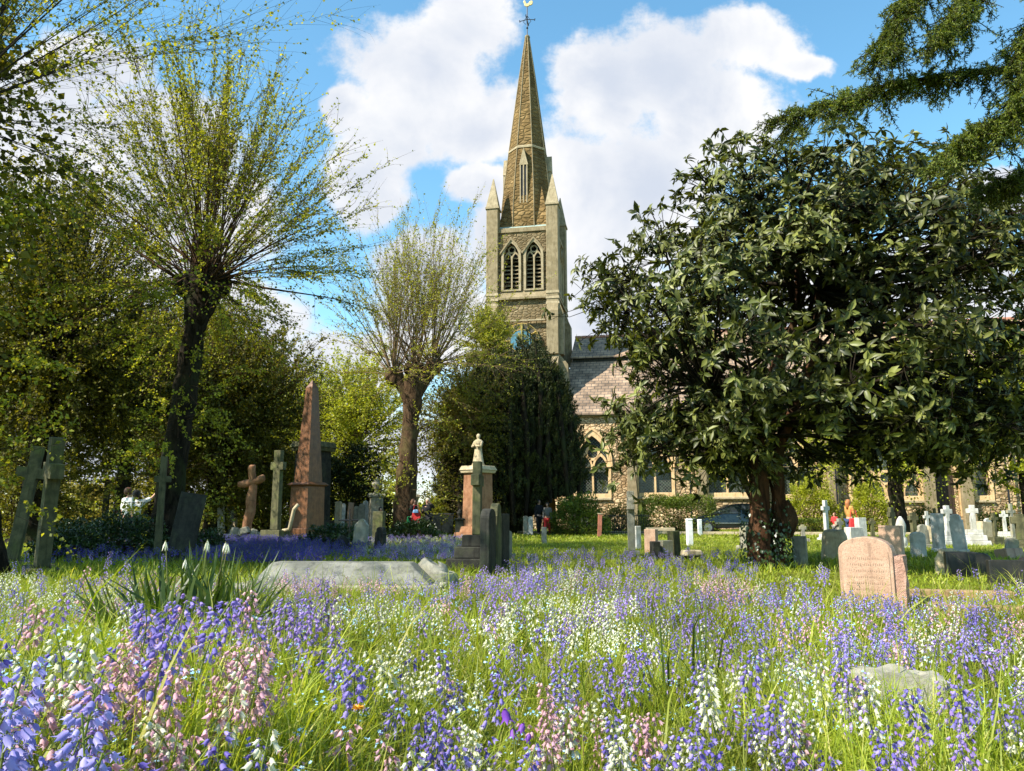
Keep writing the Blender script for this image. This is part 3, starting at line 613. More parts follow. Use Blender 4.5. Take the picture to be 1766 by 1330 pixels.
def pollard(label, px, D, head_z, r_tr, n_sh, L, n_tw, n_lf, leaf, lsz=.08, twig='twig', bark='bark_dark', spread=1.0, low=.25, lean=(0, 0), epi=0, heads=None, name='lime_tree', group=None, tw_r=.02, crownfill=0, cat='tree', epil=1.2, t0leaf=.35, tw0=.15):
    b = P(px, HOR, D); T = thing(name, label, cat, (b.x, D, 0), 0, group)
    lx, ly = lean
    tp = [(0, 0, -.1), (.05, 0, .4), (lx*.3, ly*.3, head_z*.35), (lx*.75, ly*.75, head_z*.75), (lx, ly, head_z-.15)]
    parts = [rough_trunk(tp, [r_tr*1.6, r_tr*1.15, r_tr*.95, r_tr*.78, r_tr*1.05], 22, .13, .12, 7, px)]
    heads = heads or [(lx, ly, head_z, r_tr*1.5)]
    for hx, hy, hz, hr in heads:
        if (hx, hy) != (lx, ly): parts.append(rough_trunk([(lx*.8, ly*.8, head_z*.80), ((hx+lx)/2*1.05, (hy+ly)/2, hz-.7), (hx, hy, hz)], [r_tr*.6, r_tr*.5, hr*.8], 14, .15, .2, 5, hx))
        for q in range(9):
            o = rdir(1, .2)[0]*hr*.6; parts.append(rough_trunk([(hx+o[0]*.3, hy+o[1]*.3, hz-hr*.6), (hx+o[0], hy+o[1], hz+o[2]*.4), (hx+o[0]*1.5, hy+o[1]*1.5, hz+hr*.4+o[2]*.4)], [hr*.5, hr*.42, hr*.1], 9, .2, .3, 3, q+hx))
    V, Fd = merge(parts); npmesh('trunk', V, Fd, bark, T, True)
    hid = rng.integers(0, len(heads), n_sh); H = np.array(heads)[hid]
    d = rdir(n_sh, 0); el = rng.beta(1.7, 1.2, n_sh)*(1+low)-low; az = rng.uniform(0, 2*PI, n_sh); el = el*PI/2
    d = np.stack([np.cos(az)*np.cos(el), np.sin(az)*np.cos(el), np.sin(el)], 1)
    st = H[:, :3]+d*H[:, 3:4]*.75; Ls = L*rng.uniform(.60, 1.05, n_sh)*(.62+.38*np.clip(np.sin(el), 0, 1)**.8)
    dd = d.copy(); dd[:, :2] *= spread; dd = nz(dd)
    bend = np.zeros((n_sh, 3)); bend[:, 2] = np.where(el > .35, .10, -.10)*np.cos(el); bend[:, :2] = d[:, :2]*.06
    sh = spline_paths(st, dd, Ls, 8, bend, .045)
    r0 = np.clip(rng.lognormal(-.1, .45, n_sh), .5, 2.2)*tw_r*1.3
    rr = r0[:, None]*(.14+.86*np.linspace(1, 0, 8)**1.7)[None]
    pos, tg, ii = sample(sh, n_tw, tw0, .98); td = nz(tg+rng.normal(size=(n_tw, 3))*.36); tl = rng.uniform(.25, 1.0, n_tw)**1.3*L*.24
    tw = spline_paths(pos, td, tl, 5, None, .07)
    prt = [tubes(sh, rr, 4), tubes(tw, np.linspace(1, .3, 5)[None]*np.full((n_tw, 1), tw_r*.36), 3)]
    src = [tw]
    if epi:
        z = rng.uniform(.8, head_z*.95, epi); az = rng.uniform(0, 2*PI, epi); f = z/head_z
        s0 = np.stack([lx*f+np.cos(az)*r_tr*.8, ly*f+np.sin(az)*r_tr*.8, z], 1); ed = nz(np.stack([np.cos(az), np.sin(az), rng.normal(.15, .35, epi)], 1))
        ep = spline_paths(s0, ed, rng.uniform(.35, 1.0, epi)*epil, 5, np.tile([[0, 0, -.12]], (epi, 1)), .07); prt.append(tubes(ep, np.linspace(1, .3, 5)[None]*np.full((epi, 1), tw_r*.6), 3))
        e2 = epi*3; p2, g2, _ = sample(ep, e2, .3, 1); et = spline_paths(p2, nz(g2+rng.normal(size=(e2, 3))*.5), np.full(e2, epil*.35), 3, None, .05); src.append(et)
    V, Fd = merge(prt); npmesh('branches', V, Fd, twig, T)
    P_, d_ = [], []
    m1 = int(n_lf*.72) if not epi else int(n_lf*.6)
    a, g_, _ = sample(tw, m1, .1, 1); P_.append(a); d_.append(g_)
    a, g_, _ = sample(sh, int(n_lf*.28), t0leaf, 1); P_.append(a); d_.append(g_)
    if epi: a, g_, _ = sample(src[1], int(n_lf*.12), .0, 1); P_.append(a); d_.append(g_)
    if crownfill:
        c = H[0, :3]; q = rdir(crownfill, .35); rr_ = L*rng.uniform(.25, .95, crownfill)[:, None]; P_.append(c+q*rr_*[1, 1, .9]); d_.append(q)
    p_ = np.concatenate(P_); dd_ = nz(np.concatenate(d_)*.5+rng.normal(size=(len(p_), 3))*.7+[0, 0, -.25]); p_ = p_+rng.normal(size=p_.shape)*.03
    s_ = lsz*rng.uniform(.55, 1.25, len(p_)); leaves('crown', leaf, T, p_, dd_, s_, s_*.85)
    return T
def XD(px, D): return (px-883)*D/1347.0
pollard('tall pollarded lime left of the obelisk, fine shoots above a dark knobbly trunk', 284, 20, 7.3, .34, 210, 6.1, 4400, 46000, 'lime_leaf', .074, twig='twig', tw0=.36, t0leaf=.6, epi=90, lean=(.55, 0), low=.4, epil=1.9, tw_r=.017,
        heads=[(.55, 0, 7.25, .55), (.15, .1, 7.1, .38), (1.0, 0, 7.2, .40), (.45, .4, 7.6, .32), (.75, -.3, 7.0, .35)])
pollard('pollarded lime between the red obelisk and the church tower, forked brown trunk', 695, 33, 7.0, .44, 230, 6.6, 3600, 26000, 'lime_leaf', .08, bark='bark_brown', tw0=.3, t0leaf=.5, twig='twig_pale', epi=70, lean=(.35, 0), spread=.62, low=.2, epil=2.4, tw_r=.017,
        heads=[(-.55, 0, 7.0, .5), (.35, .3, 7.2, .55), (1.15, 0, 7.4, .5)])
pollard('nearest lime at the left edge, long leafy shoots reaching over the top corner', -48, 11.5, 7.3, .36, 140, 8.8, 4200, 26000, 'lime_leaf', .072, tw0=.25, twig='twig_dark', epi=60, low=.4, epil=1.6, tw_r=.0095, lean=(-1.3, 0))
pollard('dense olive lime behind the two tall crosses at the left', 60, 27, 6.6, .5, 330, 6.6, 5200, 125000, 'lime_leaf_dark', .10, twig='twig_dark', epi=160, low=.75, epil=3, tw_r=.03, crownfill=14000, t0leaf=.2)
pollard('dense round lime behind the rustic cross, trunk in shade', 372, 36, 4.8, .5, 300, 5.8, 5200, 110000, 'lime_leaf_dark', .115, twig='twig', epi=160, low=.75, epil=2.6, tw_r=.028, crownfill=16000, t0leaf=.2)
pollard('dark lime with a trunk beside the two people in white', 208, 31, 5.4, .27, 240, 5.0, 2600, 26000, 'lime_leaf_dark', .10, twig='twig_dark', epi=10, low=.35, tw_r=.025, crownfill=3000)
pollard('loose light green lime right behind the obelisk', 612, 46, 5.0, .35, 240, 6.0, 3200, 42000, 'yellow_leaf', .13, twig='twig_pale', epi=120, low=.55, epil=3, tw_r=.02, crownfill=6000)
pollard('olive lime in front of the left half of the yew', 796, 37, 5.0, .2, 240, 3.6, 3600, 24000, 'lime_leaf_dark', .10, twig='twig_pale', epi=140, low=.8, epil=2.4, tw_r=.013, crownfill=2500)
pollard('slender lime climbing before the left edge of the tower', 838, 41, 9.8, .13, 150, 2.5, 2600, 20000, 'lime_leaf', .10, twig='twig', epi=120, low=.7, epil=1.6, tw_r=.012, spread=.6)
pollard('low lime with the dark trunk in front of the church windows, right of the magnolia', 1548, 37, 4.6, .36, 280, 5.0, 3600, 60000, 'yellow_leaf', .12, twig='twig_pale', epi=0, low=.42, tw_r=.018, crownfill=6000)
pollard('yellow-green lime seen behind the magnolia trunk', 1322, 38, 4.0, .2, 200, 3.2, 2200, 24000, 'yellow_leaf', .12, twig='twig_pale', epi=0, low=.45, tw_r=.016, lean=(-1.6, 0))
pollard('yellow-green lime at the far right edge before the church', 1775, 35, 4.6, .28, 250, 4.6, 3000, 44000, 'yellow_leaf', .12, twig='twig_pale', epi=20, low=.4, tw_r=.018, crownfill=5000)
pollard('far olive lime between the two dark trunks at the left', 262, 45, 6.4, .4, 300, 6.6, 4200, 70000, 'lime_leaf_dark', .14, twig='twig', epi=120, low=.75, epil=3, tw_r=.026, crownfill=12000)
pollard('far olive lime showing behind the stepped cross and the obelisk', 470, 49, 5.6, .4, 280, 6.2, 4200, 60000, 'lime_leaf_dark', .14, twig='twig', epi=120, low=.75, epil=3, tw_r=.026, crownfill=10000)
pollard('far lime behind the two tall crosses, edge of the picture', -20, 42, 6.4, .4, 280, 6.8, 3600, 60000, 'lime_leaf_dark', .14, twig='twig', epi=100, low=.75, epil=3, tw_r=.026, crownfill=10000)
pollard('broad unseen lime added outside the left edge to shade the left graves', -520, 13.5, 7.2, .4, 260, 6.0, 2600, 60000, 'lime_leaf_dark', .16, twig='twig_dark', epi=20, low=.5, tw_r=.02, crownfill=16000)  # out-of-view tree, added to throw shade over the left graves
pollard('lime in the distance beyond the church at the right edge', 1790, 72, 7, .4, 220, 9, 2200, 16000, 'lime_leaf', .26, twig='twig', epi=10, low=.4, tw_r=.05)

# magnolia
def magnolia():
    b = P(1316, HOR, 14.2); T = thing('magnolia_tree', 'broad dark evergreen magnolia with large glossy leaves and a reddish forked trunk', 'tree', (b.x, 14.2, 0))
    prt = [rough_trunk([(-.05, 0, -.1), (-.1, 0, .3), (-.08, 0, .9), (-.05, 0, 1.55), (-.15, 0, 1.95), (-.55, -.1, 2.6), (-1.1, -.2, 3.6)], [.30, .22, .185, .17, .16, .10, .06], 22, .10, .1, 6, 1),
           rough_trunk([(.28, .15, -.1), (.30, .15, .5), (.34, .1, 1.2), (.30, .05, 1.9), (.55, 0, 2.6), (1.1, 0, 3.9), (1.3, 0, 5.4)], [.20, .14, .125, .115, .09, .07, .04], 18, .12, .15, 6, 2),
           rough_trunk([(-.05, 0, 1.7), (.0, 0, 2.5), (.35, .1, 3.6), (.8, 0, 4.6), (.95, 0, 6.2)], [.15, .11, .09, .06, .035], 16, .1, .1, 6, 3)]
    V, Fd = merge(prt); npmesh('trunk', V, Fd, 'bark_red', T, True)
    k = rough_trunk([(.42, .05, .55), (.46, .0, .85), (.40, .03, 1.2)], [.09, .14, .07], 14, .15, .2, 6, 9); npmesh('burr', k[0], k[1], 'bark_red', T, True)
    # clump centres inside an uneven dome
    C = []
    tries = 0
    c0 = np.array([1.62, .2, 4.4]); rad = np.array([4.5, 3.9, 3.4])
    while len(C) < 350 and tries < 60000:
        tries += 1
        d = rdir(1, .25)[0]; r = rng.uniform(.40, 1.0)**.55
        p = c0+d*rad*r*(1+.10*math.sin(d[0]*7+d[2]*5))
        if p[2] < (1.75 if p[0] < -.8 else 1.95) or (p[2] < 2.7 and np.hypot(p[0]+.1, p[1]) < .8): continue
        if p[2] < 2.6 and p[0] < 1.4 and p[0] > -.6 and p[1] < .5: continue
        if mnoise.noise(Vector((p[0]*.95, p[1]*.4, p[2]*.95+3))) < -.17 and r < .97: continue
        if all(np.linalg.norm(p-q) > .50 for q in C): C.append(p)
    for _ in range(34): C.append(np.array([rng.uniform(-2.6, -.35), rng.uniform(-1.4, .9), rng.uniform(1.85, 2.9)]))
    for _ in range(16): C.append(np.array([rng.uniform(1.3, 4.2), rng.uniform(-1.4, .9), rng.uniform(2.0, 2.8)]))
    C = np.array(C); root = np.array([[-.9, -.2, 3.2], [1.1, 0, 3.9], [.8, 0, 4.6], [.3, .1, 3.4], [1.25, 0, 5.2], [-.4, -.1, 2.4], [.95, 0, 6.0], [.45, 0, 2.6]])
    bi = np.argmin(np.linalg.norm(C[:, None]-root[None], axis=2)+rng.uniform(0, 1.2, (len(C), len(root))), 1)
    s = root[bi]; t = np.linspace(0, 1, 7)[None, :, None]; mid = (s+C)/2+rng.normal(size=C.shape)*.25+[0, 0, -.15]
    pth = s[:, None]*(1-t)**2+2*mid[:, None]*t*(1-t)+C[:, None]*t**2
    n2 = len(C)*16; ci = rng.integers(0, len(C), n2); off = rng.normal(size=(n2, 3))*.33*[1, 1, .75]; tips = C[ci]+off
    st = C[ci]-nz(C[ci]-s[ci])*.25; pt2 = spline_paths(st, nz(tips-st), np.linalg.norm(tips-st, axis=1), 4, None, .08)
    V, Fd = merge([tubes(pth, np.linspace(.034, .012, 7)[None]*rng.uniform(.7, 1.3, (len(C), 1)), 6), tubes(pt2, np.tile([[.011, .009, .007, .005]], (n2, 1)), 3)])
    npmesh('branches', V, Fd, 'bark_dark', T)
    ax = nz(nz(tips-c0)*.7+rng.normal(size=tips.shape)*.35+[0, 0, .35]); M = 10
    rp = np.repeat(tips, M, 0)+rng.normal(size=(n2*M, 3))*.012; ra = np.repeat(ax, M, 0); pn = rng.normal(size=(n2*M, 3))
    pn = nz(pn-ra*(pn*ra).sum(1, keepdims=True)); lift = rng.uniform(-.35, .9, (n2*M, 1)); d = nz(pn+ra*lift+[0, 0, -.32]+rng.normal(size=pn.shape)*.12); nrm = nz(ra+pn*-lift*.5+rng.normal(size=ra.shape)*.2)
    ln = rng.uniform(.08, .22, n2*M); leaves('crown', 'magnolia_leaf', T, rp, d, ln, ln*rng.uniform(.28, .42, n2*M), BIGLEAF, nup=nrm)
    # ivy round the foot
    n = 900; a = rng.uniform(0, 2*PI, n); z = rng.beta(1, 1.8, n)*1.3; cx = np.where(rng.uniform(size=n) < .5, -.08, .3); r = np.where(cx < 0, .33, .22)
    p = np.stack([cx+np.cos(a)*r, .05+np.sin(a)*r, z], 1); s_ = rng.uniform(.04, .08, n); leaves('ivy', 'ivy_leaf', T, p, nz(np.stack([np.cos(a)*.3, np.sin(a)*.3, -np.ones(n)], 1)+rng.normal(size=(n, 3))*.4), s_, s_*.9, nup=np.stack([np.cos(a), np.sin(a), .2+0*a], 1))
magnolia()

# yew
def yew():
    cx0 = 878; b = P(cx0, HOR, 40); T = thing('yew_tree', 'huge dark Irish yew of upright plumes hiding the foot of the tower', 'tree', (b.x, 40, 0))
    tk = []; pos = []; di = []; core = []; C = []
    while len(C) < 118:
        a = rng.uniform(0, 2*PI); r = math.sqrt(rng.uniform(.0, 1)); x = math.cos(a)*r*3.75; y = math.sin(a)*r*3.0
        if all(math.hypot(x-q[0], y-q[1]) > .42 for q in C): C.append((x, y, r))
    for k, (x, y, r) in enumerate(C):
        top = float(np.interp(x, [-4, -3.2, -1.8, -.6, .6, 1.6, 2.6, 3.4, 3.9], [6.2, 7.6, 8.5, 9.2, 10.0, 9.9, 9.0, 7.4, 5.8]))-1.2*(abs(y)/3.0)**2+rng.normal()*.40
        z0 = (1.5 if x > 1.4 else .35)+rng.uniform(0, .9); hh = top-z0; R0 = rng.uniform(.36, .62)
        prof = lambda t: np.sin(np.clip(t*.90+.10, 0, 1)**.9*PI)**.55*(1-.3*t); tap = lambda t: 1-.16*t**3
        wx_ = lambda t: x*tap(t)+.1*np.sin(t*5+k); wy_ = lambda t: y*tap(t)+.1*np.cos(t*4+k)
        nt_, nl = 84, 36; t = np.repeat(rng.uniform(0, 1, nt_)**.85, nl); aa = np.repeat(rng.uniform(0, 2*PI, nt_), nl); sc_ = np.repeat(rng.uniform(.6, 1.3, nt_), nl); f_ = rng.uniform(0, 1, nt_*nl)
        out = np.stack([np.cos(aa), np.sin(aa), 0*aa], 1); ax_ = nz(out*.42+[0, 0, 1.]+np.repeat(rng.normal(size=(nt_, 3))*.18, nl, 0)); q = R0*prof(t)*.82
        b_ = np.stack([wx_(t), wy_(t), z0+t*hh*.96], 1)+out*q[:, None]; rad_ = rng.normal(size=(nt_*nl, 3))*(.085*(1.05-f_)*sc_)[:, None]
        pos.append(b_+ax_*(f_*.42*sc_)[:, None]+rad_); di.append(nz(ax_+rad_*4+rng.normal(size=ax_.shape)*.25))
        tt = np.linspace(0, 1, 9); core.append((np.stack([wx_(tt), wy_(tt), z0+tt*hh*.97], 1), R0*.30*prof(tt)+.004))
        if k % 4 == 0: tk.append(np.array([[x*.1, y*.1, -.1], [x*.3, y*.3, 1.0], [x*.8, y*.8, 2.6], [x, y, 4.5]]))
    tk = np.array(tk); V, Fd = tubes(tk, np.tile([[.22, .17, .12, .05]], (len(tk), 1)), 8); npmesh('trunk', V, Fd, 'bark_dark', T, True)
    V, Fd = tubes(np.array([c[0] for c in core]), np.array([c[1] for c in core]), 7); npmesh('inner_branches', V, Fd, 'bark_dark', T)
    p = np.concatenate(pos); d = np.concatenate(di); s_ = rng.uniform(.06, .14, len(p)); leaves('crown', 'yew_leaf', T, p, d, s_, s_*.45)
yew()

# cedar boughs from a tree standing outside the frame on the right
def cedar():
    D0 = 9.0; T = thing('cedar_tree', 'cedar whose feathery drooping boughs enter at the top right corner', 'tree', (9.6, D0, 0))
    tr = rough_trunk([(0, 0, -.1), (0, 0, 3), (.1, 0, 8), (0, 0, 13)], [.55, .45, .35, .12], 18, .1, .1, 8, 4); npmesh('trunk', tr[0], tr[1], 'bark_brown', T, True)
    def L_(x, y, D): p = P(x, y, D); return np.array([p.x-9.6, p.y-D0, p.z])
    boughs = [([(2300, 40, 9), (1950, 75, 9), (1766, 115, 8.8), (1640, 130, 8.7), (1520, 150, 8.6), (1440, 178, 8.5), (1365, 200, 8.4)], .055),
              ([(2300, -260, 9), (1900, -200, 8.8), (1720, -110, 8.6), (1600, -40, 8.4), (1545, 30, 8.3), (1525, 90, 8.2)], .05),
              ([(2300, -160, 8.5), (1900, -90, 8.4), (1700, -60, 8.2), (1660, 0, 8.1), (1625, 70, 8)], .04),
              ([(2300, 260, 9), (1950, 160, 8.6), (1800, 170, 8.4), (1700, 220, 8.3), (1640, 260, 8.2)], .04),
              ([(2300, -60, 8.6), (1950, -10, 8.3), (1790, 30, 8.1), (1760, 110, 8.0), (1745, 210, 8.0)], .04),
              ([(2300, 420, 9), (2000, 330, 9), (1800, 300, 9), (1725, 322, 9)], .035)]
    prt, npos, nd = [], [], []
    for pts, r in boughs:
        q = [Vector(L_(*p)) for p in pts]; v = rough_trunk(q, list(np.linspace(r, .012, len(q))), 8, .05, 0, 5, 1); prt.append(v)
        # resample
        qa = np.array([tuple(a) for a in q]); seg = np.linspace(0, len(q)-1, 60); kk = np.minimum(seg.astype(int), len(q)-2); f = (seg-kk)[:, None]; cl = qa[kk]*(1-f)+qa[kk+1]*f
        cl = cl[12:][None]
        n = 240; a, g, _ = sample(cl, n, 0.05, 1); d = nz(g*.7+rng.normal(size=(n, 3))*[.6, .8, .25]+[0, 0, -.10]); sd = spline_paths(a, d, rng.uniform(.15, .55, n), 6, np.tile([[0, 0, -.16]], (n, 1)), .04)
        prt.append(tubes(sd, np.linspace(.009, .003, 6)[None]*np.ones((n, 1)), 3))
        n2 = 1300; a, g, _ = sample(np.concatenate([sd]), n2, .1, 1); d = nz(g*.6+rng.normal(size=(n2, 3))*.5+[0, 0, -.25]); s2 = spline_paths(a, d, rng.uniform(.06, .18, n2), 4, np.tile([[0, 0, -.08]], (n2, 1)), .05)
        prt.append(tubes(s2, np.linspace(.004, .002, 4)[None]*np.ones((n2, 1)), 3))
        a, g, _ = sample(s2, 22000, 0, 1); npos.append(a); nd.append(nz(g*.55+rng.normal(size=g.shape)*.7))
        a, g, _ = sample(sd, 3500, .1, 1); npos.append(a); nd.append(nz(g*.4+rng.normal(size=g.shape)*.7))
    V, Fd = merge(prt); npmesh('branches', V, Fd, 'twig_dark', T)
    p = np.concatenate(npos); s_ = rng.uniform(.03, .055, len(p)); leaves('crown', 'cedar_leaf', T, p, np.concatenate(nd), s_, s_*.26)
cedar()

# shrubs and hedges
def shrub(label, px, D, w_, h, dep, n, leaf, lsz, name='shrub', cat='shrub', z0=0, flat=1.0, bushy=.12):
    T = thing(name, label, cat, (XD(px, D), D, 0))
    nb = 40; d = rdir(nb, .5); e = d*[w_/2*.8, dep/2*.8, h*.8]; e[:, 2] = np.abs(e[:, 2]); st = np.tile([[0, 0, 0.]], (nb, 1))
    ln = np.linalg.norm(e, axis=1); V, Fd = tubes(spline_paths(st, nz(e), ln, 5, None, .05), np.linspace(.03, .008, 5)[None]*np.ones((nb, 1)), 4); npmesh('stem', V, Fd, 'twig', T)
    q = rdir(n, .3); q[:, 2] = np.abs(q[:, 2])
    ex = 1/(np.abs(q)**(2+2*flat)).sum(1)**(1/(2+2*flat)) if flat > 1 else 1/np.linalg.norm(q, axis=1)
    lump = 1+bushy*np.sin(q[:, 0]*9+px)*np.cos(q[:, 1]*8)+bushy*.8*np.sin(q[:, 2]*13+q[:, 0]*5)
    r = rng.uniform(.62, 1.03, n)**.7; p = q*(ex*lump*r)[:, None]*[w_/2, dep/2, h*.95]; p[:, 2] += z0
    s_ = lsz*rng.uniform(.6, 1.25, n); leaves('foliage', leaf, T, p, nz(q+rng.normal(size=q.shape)*.8), s_, s_*.6); return T
shrub('rounded mottled green shrub right of the yew below the arched window', 997, 37, 2.9, 1.95, 2.4, 9000, 'shrub_leaf', .11)
shrub('clipped bright green hedge left of the black car', 1170, 40, 3.9, 1.95, 1.6, 12000, 'shrub_leaf', .10, 'hedge', 'hedge', flat=3, bushy=.05)
shrub('brownish low shrub between the two green shrubs by the church', 1068, 43, 2.2, 1.6, 1.2, 3500, 'ochre_leaf', .10)
shrub('yellow-green bush behind the bins', 778, 44, 2.6, 2.7, 2, 5000, 'yellow_leaf', .13)
shrub('dark laurel mass right of the obelisk', 600, 40, 4.4, 4.6, 3, 14000, 'yew_leaf', .16)
shrub('dark laurel behind the stepped cross', 455, 41, 6.2, 4.6, 3, 24000, 'lime_leaf_dark', .15)
shrub('golden brown hedge far off beyond the people in white', 165, 52, 8.5, 3.2, 3, 15000, 'ochre_leaf', .16, 'hedge', 'hedge', flat=2)
shrub('dark shrub at the far left behind the crosses', 25, 33, 4.6, 3.9, 3, 14000, 'lime_leaf_dark', .14)
shrub('green bush at the foot of the forked lime', 760, 39, 2.6, 2.2, 2, 5000, 'lime_leaf', .12)
shrub('low hedge under the church windows', 1380, 43, 4.4, .75, .9, 6500, 'shrub_leaf', .08, 'hedge', 'hedge', flat=3, bushy=.05)
shrub('yellow-green shrub against the church wall, right of the car', 1400, 45, 3.4, 3.4, 1.6, 9000, 'yellow_leaf', .12)
shrub('yellow-green climber shrub on the church wall left of the door', 1500, 44, 2.6, 3.0, 1.4, 7000, 'yellow_leaf', .12)
shrub('small bush beside the church door', 1590, 40, 1.3, 1.5, 1.2, 2500, 'shrub_leaf', .09)
shrub('small yellow-green bush behind the white crosses near the drainpipe', 1722, 36, 2.6, 1.15, 1.2, 4000, 'shrub_leaf', .09)
shrub('ivy mound at the root of the forked lime', 715, 31, 2.2, .75, 1.6, 3500, 'ivy_leaf', .10)
shrub('low dark undergrowth in front of the people in white', 190, 18.5, 3.4, .95, 1.4, 9000, 'ivy_leaf', .07)
shrub('low dark undergrowth left of the leaning slab, by the second tall cross', 130, 17, 1.8, .7, 1.2, 4500, 'ivy_leaf', .07)
shrub('low dark undergrowth at the foot of the big lime', 350, 19.2, 1.6, .6, 1.0, 3500, 'ivy_leaf', .07)
shrub('low dark ground shrub left of the leaning headstone', 575, 22, 1.9, .7, 1.2, 2600, 'ivy_leaf', .09)
# far wood
n = 46000; a = rng.uniform(-95, 95, n); dd = rng.uniform(78, 96, n); hmax = 3.3+2.0*np.sin(a*.21)+1.4*np.sin(a*.47+1)+.9*np.sin(a*1.3); keep = ~((a > 8) & (a < 60)); hmax = np.where(a < -28, hmax*.75, hmax)
p = np.stack([a, dd, np.abs(hmax)*rng.uniform(0, 1, n)**.6], 1)[keep]; s_ = rng.uniform(.3, .6, len(p)); fw = leaves('far_wood', 'lime_leaf', None, p, rdir(len(p)), s_, s_*.7); fw['kind'] = 'stuff'; fw['label'] = 'far off belt of trees and bushes along the horizon'

# ------------------------------------------------ monuments
def place(name, label, px, D, rz=0, tilt=None, group=None, cat='gravestone'):
    x = XD(px, D); return thing(name, label, cat, (x, D, float(gz(x, D))-.02), rz, group, tilt)
def cross_mesh(h, w_, t, bw_, arm_z=.76, celtic=False, taper=1.15):
    z = h*arm_z; a = w_/2; b = bw_/2
    pts = [(-b*taper, 0), (b*taper, 0), (b, z-b), (a, z-b), (a, z+b), (b, z+b), (b, h), (-b, h), (-b, z+b), (-a, z+b), (-a, z-b), (-b, z-b)]
    m = MB(); m.prism(pts, -t/2, t/2)
    if celtic:
        n = 20; o = [(a*.72*math.cos(i*2*PI/n), z+a*.72*math.sin(i*2*PI/n)) for i in range(n)]; q = [(a*.54*math.cos(i*2*PI/n), z+a*.54*math.sin(i*2*PI/n)) for i in range(n)]; ring(o, q, -t*.35, t*.35, m)
    return m
def cross(label, px, D, ty, w_, t, b, mat, rz=0, tilt=None, steps=2, sw=.55, celtic=False, group=None, az=.76, name='stone_cross', sh=.14, z_=None):
    T = place(name, label, px, D, rz, tilt, group, 'cross'); top = (z_ or zt(ty, D)); z0 = steps*sh
    if steps:
        m = MB()
        for k in range(steps): m.box(0, 0, k*sh, sw*(1-.22*k), sw*(1-.22*k)*.8, sh-.004, .94)
        m.build('plinth', mat, T, bevel=.015)
    m = cross_mesh(top-z0, w_, t, b, az, celtic); m.v = [(x, y, z+z0) for x, y, z in m.v]; m.build('cross', mat, T, bevel=.012); return T
def head_prof(kind, w_, h):
    a = w_/2
    if kind == 'flat': return [(-a, 0), (a, 0), (a, h), (-a, h)]
    if kind == 'round': s = h-a*.55; return [(-a, 0), (a, 0)]+[(a*math.cos(t), s+a*.55*math.sin(t)) for t in [PI*i/12 for i in range(13)]]
    if kind == 'point': return [(-a, 0), (a, 0), (a, h-a*.9), (a*.6, h-a*.35), (0, h), (-a*.6, h-a*.35), (-a, h-a*.9)]
    if kind == 'ogee':
        s = h-.16; pts = [(-a, 0), (a, 0), (a, s)]
        for i in range(1, 12): t = 1-2*i/12; pts.append((a*t, s+.16*(.5+.5*math.cos(t*PI))**.8))
        return pts+[(-a, s)]
    if kind == 'shoulder': s = h-a*.5; return [(-a, 0), (a, 0), (a, s-.08), (a*.78, s-.08), (a*.78, s)]+[(a*.78*math.cos(t), s+a*.5*math.sin(t)) for t in [PI*i/12 for i in range(1, 12)]]+[(-a*.78, s), (-a*.78, s-.08), (-a, s-.08)]
def head(label, px, D, ty, w_, t, mat, kind='round', rz=0, tilt=None, base=True, group=None, name='headstone', z_=None):
    T = place(name, label, px, D, rz, tilt, group); top = z_ or zt(ty, D); m = MB(); z0 = .12 if base else -.05
    if base: b = MB(); b.box(0, 0, 0, w_*1.2, t*2.2, .12, .96); b.build('base', mat, T, bevel=.012)
    m.prism([(x, z+z0) for x, z in head_prof(kind, w_, top-z0)], -t/2, t/2); m.build('slab', mat, T, bevel=.012)
    if w_ > .4 and t < .2:
        f = MB(); f.prism([(x*.82, z*.84+z0+.06) for x, z in head_prof(kind, w_, top-z0)], -t/2-.006, -t/2+.02); f.build('inscription_panel', mat, T)
    return T
def pedestal(label, px, D, ty, w_, mat, rz=0, cap=True, urn=None, name='pedestal_tomb', umat=None, tilt=None, uh=1.0):
    T = place(name, label, px, D, rz, tilt, None, 'monument'); H = zt(ty, D)
    m = MB(); m.box(0, 0, 0, w_*1.5, w_*1.5, H*.10); m.box(0, 0, H*.10, w_*1.3, w_*1.3, H*.08, .92); m.build('step', mat, T, bevel=.02)
    m = MB(); m.box(0, 0, H*.18, w_, w_, H*.72, .92); m.build('shaft', mat, T, bevel=.015)
    m = MB(); m.box(0, 0, H*.90, w_*1.12, w_*1.12, H*.04, 1.06); m.box(0, 0, H*.94, w_*1.26, w_*1.26, H*.06, .86); m.build('cap', umat or mat, T, bevel=.02)
    if urn == 'urn':
        m = MB(); m.lathe([(.16, H), (.07, H+.08), (.06, H+.14), (.2, H+.32), (.22, H+.42), (.14, H+.5), (.17, H+.53), (.06, H+.6), (.02, H+.68)], n=18); m.v = [(x*uh, y*uh, H+(z-H)*uh) for x, y, z in m.v]; m.build('urn', umat or mat, T, True)
    if urn == 'angel': statue(T, H, uh, umat or mat)
    return T
def statue(T, z0, h, mat):
    m = MB(); pr = [(.20, 0), (.23, .03), (.19, .1), (.15, .35), (.12, .55), (.15, .68), (.17, .76), (.10, .81), (.045, .83), (.05, .86), (.07, .90), (.07, .94), (.04, .99), (.01, 1.0)]
    m.lathe([(r*h, z0+z*h) for r, z in pr], n=18, sq=.75); m.tube([(-.15*h, 0, z0+.74*h), (-.17*h, -.08*h, z0+.6*h), (-.03*h, -.16*h, z0+.62*h)], [.045*h, .04*h, .03*h], 8); m.tube([(.15*h, 0, z0+.74*h), (.17*h, -.08*h, z0+.6*h), (.03*h, -.16*h, z0+.62*h)], [.045*h, .04*h, .03*h], 8)
    s = m.build('figure', mat, T, True)
    return s
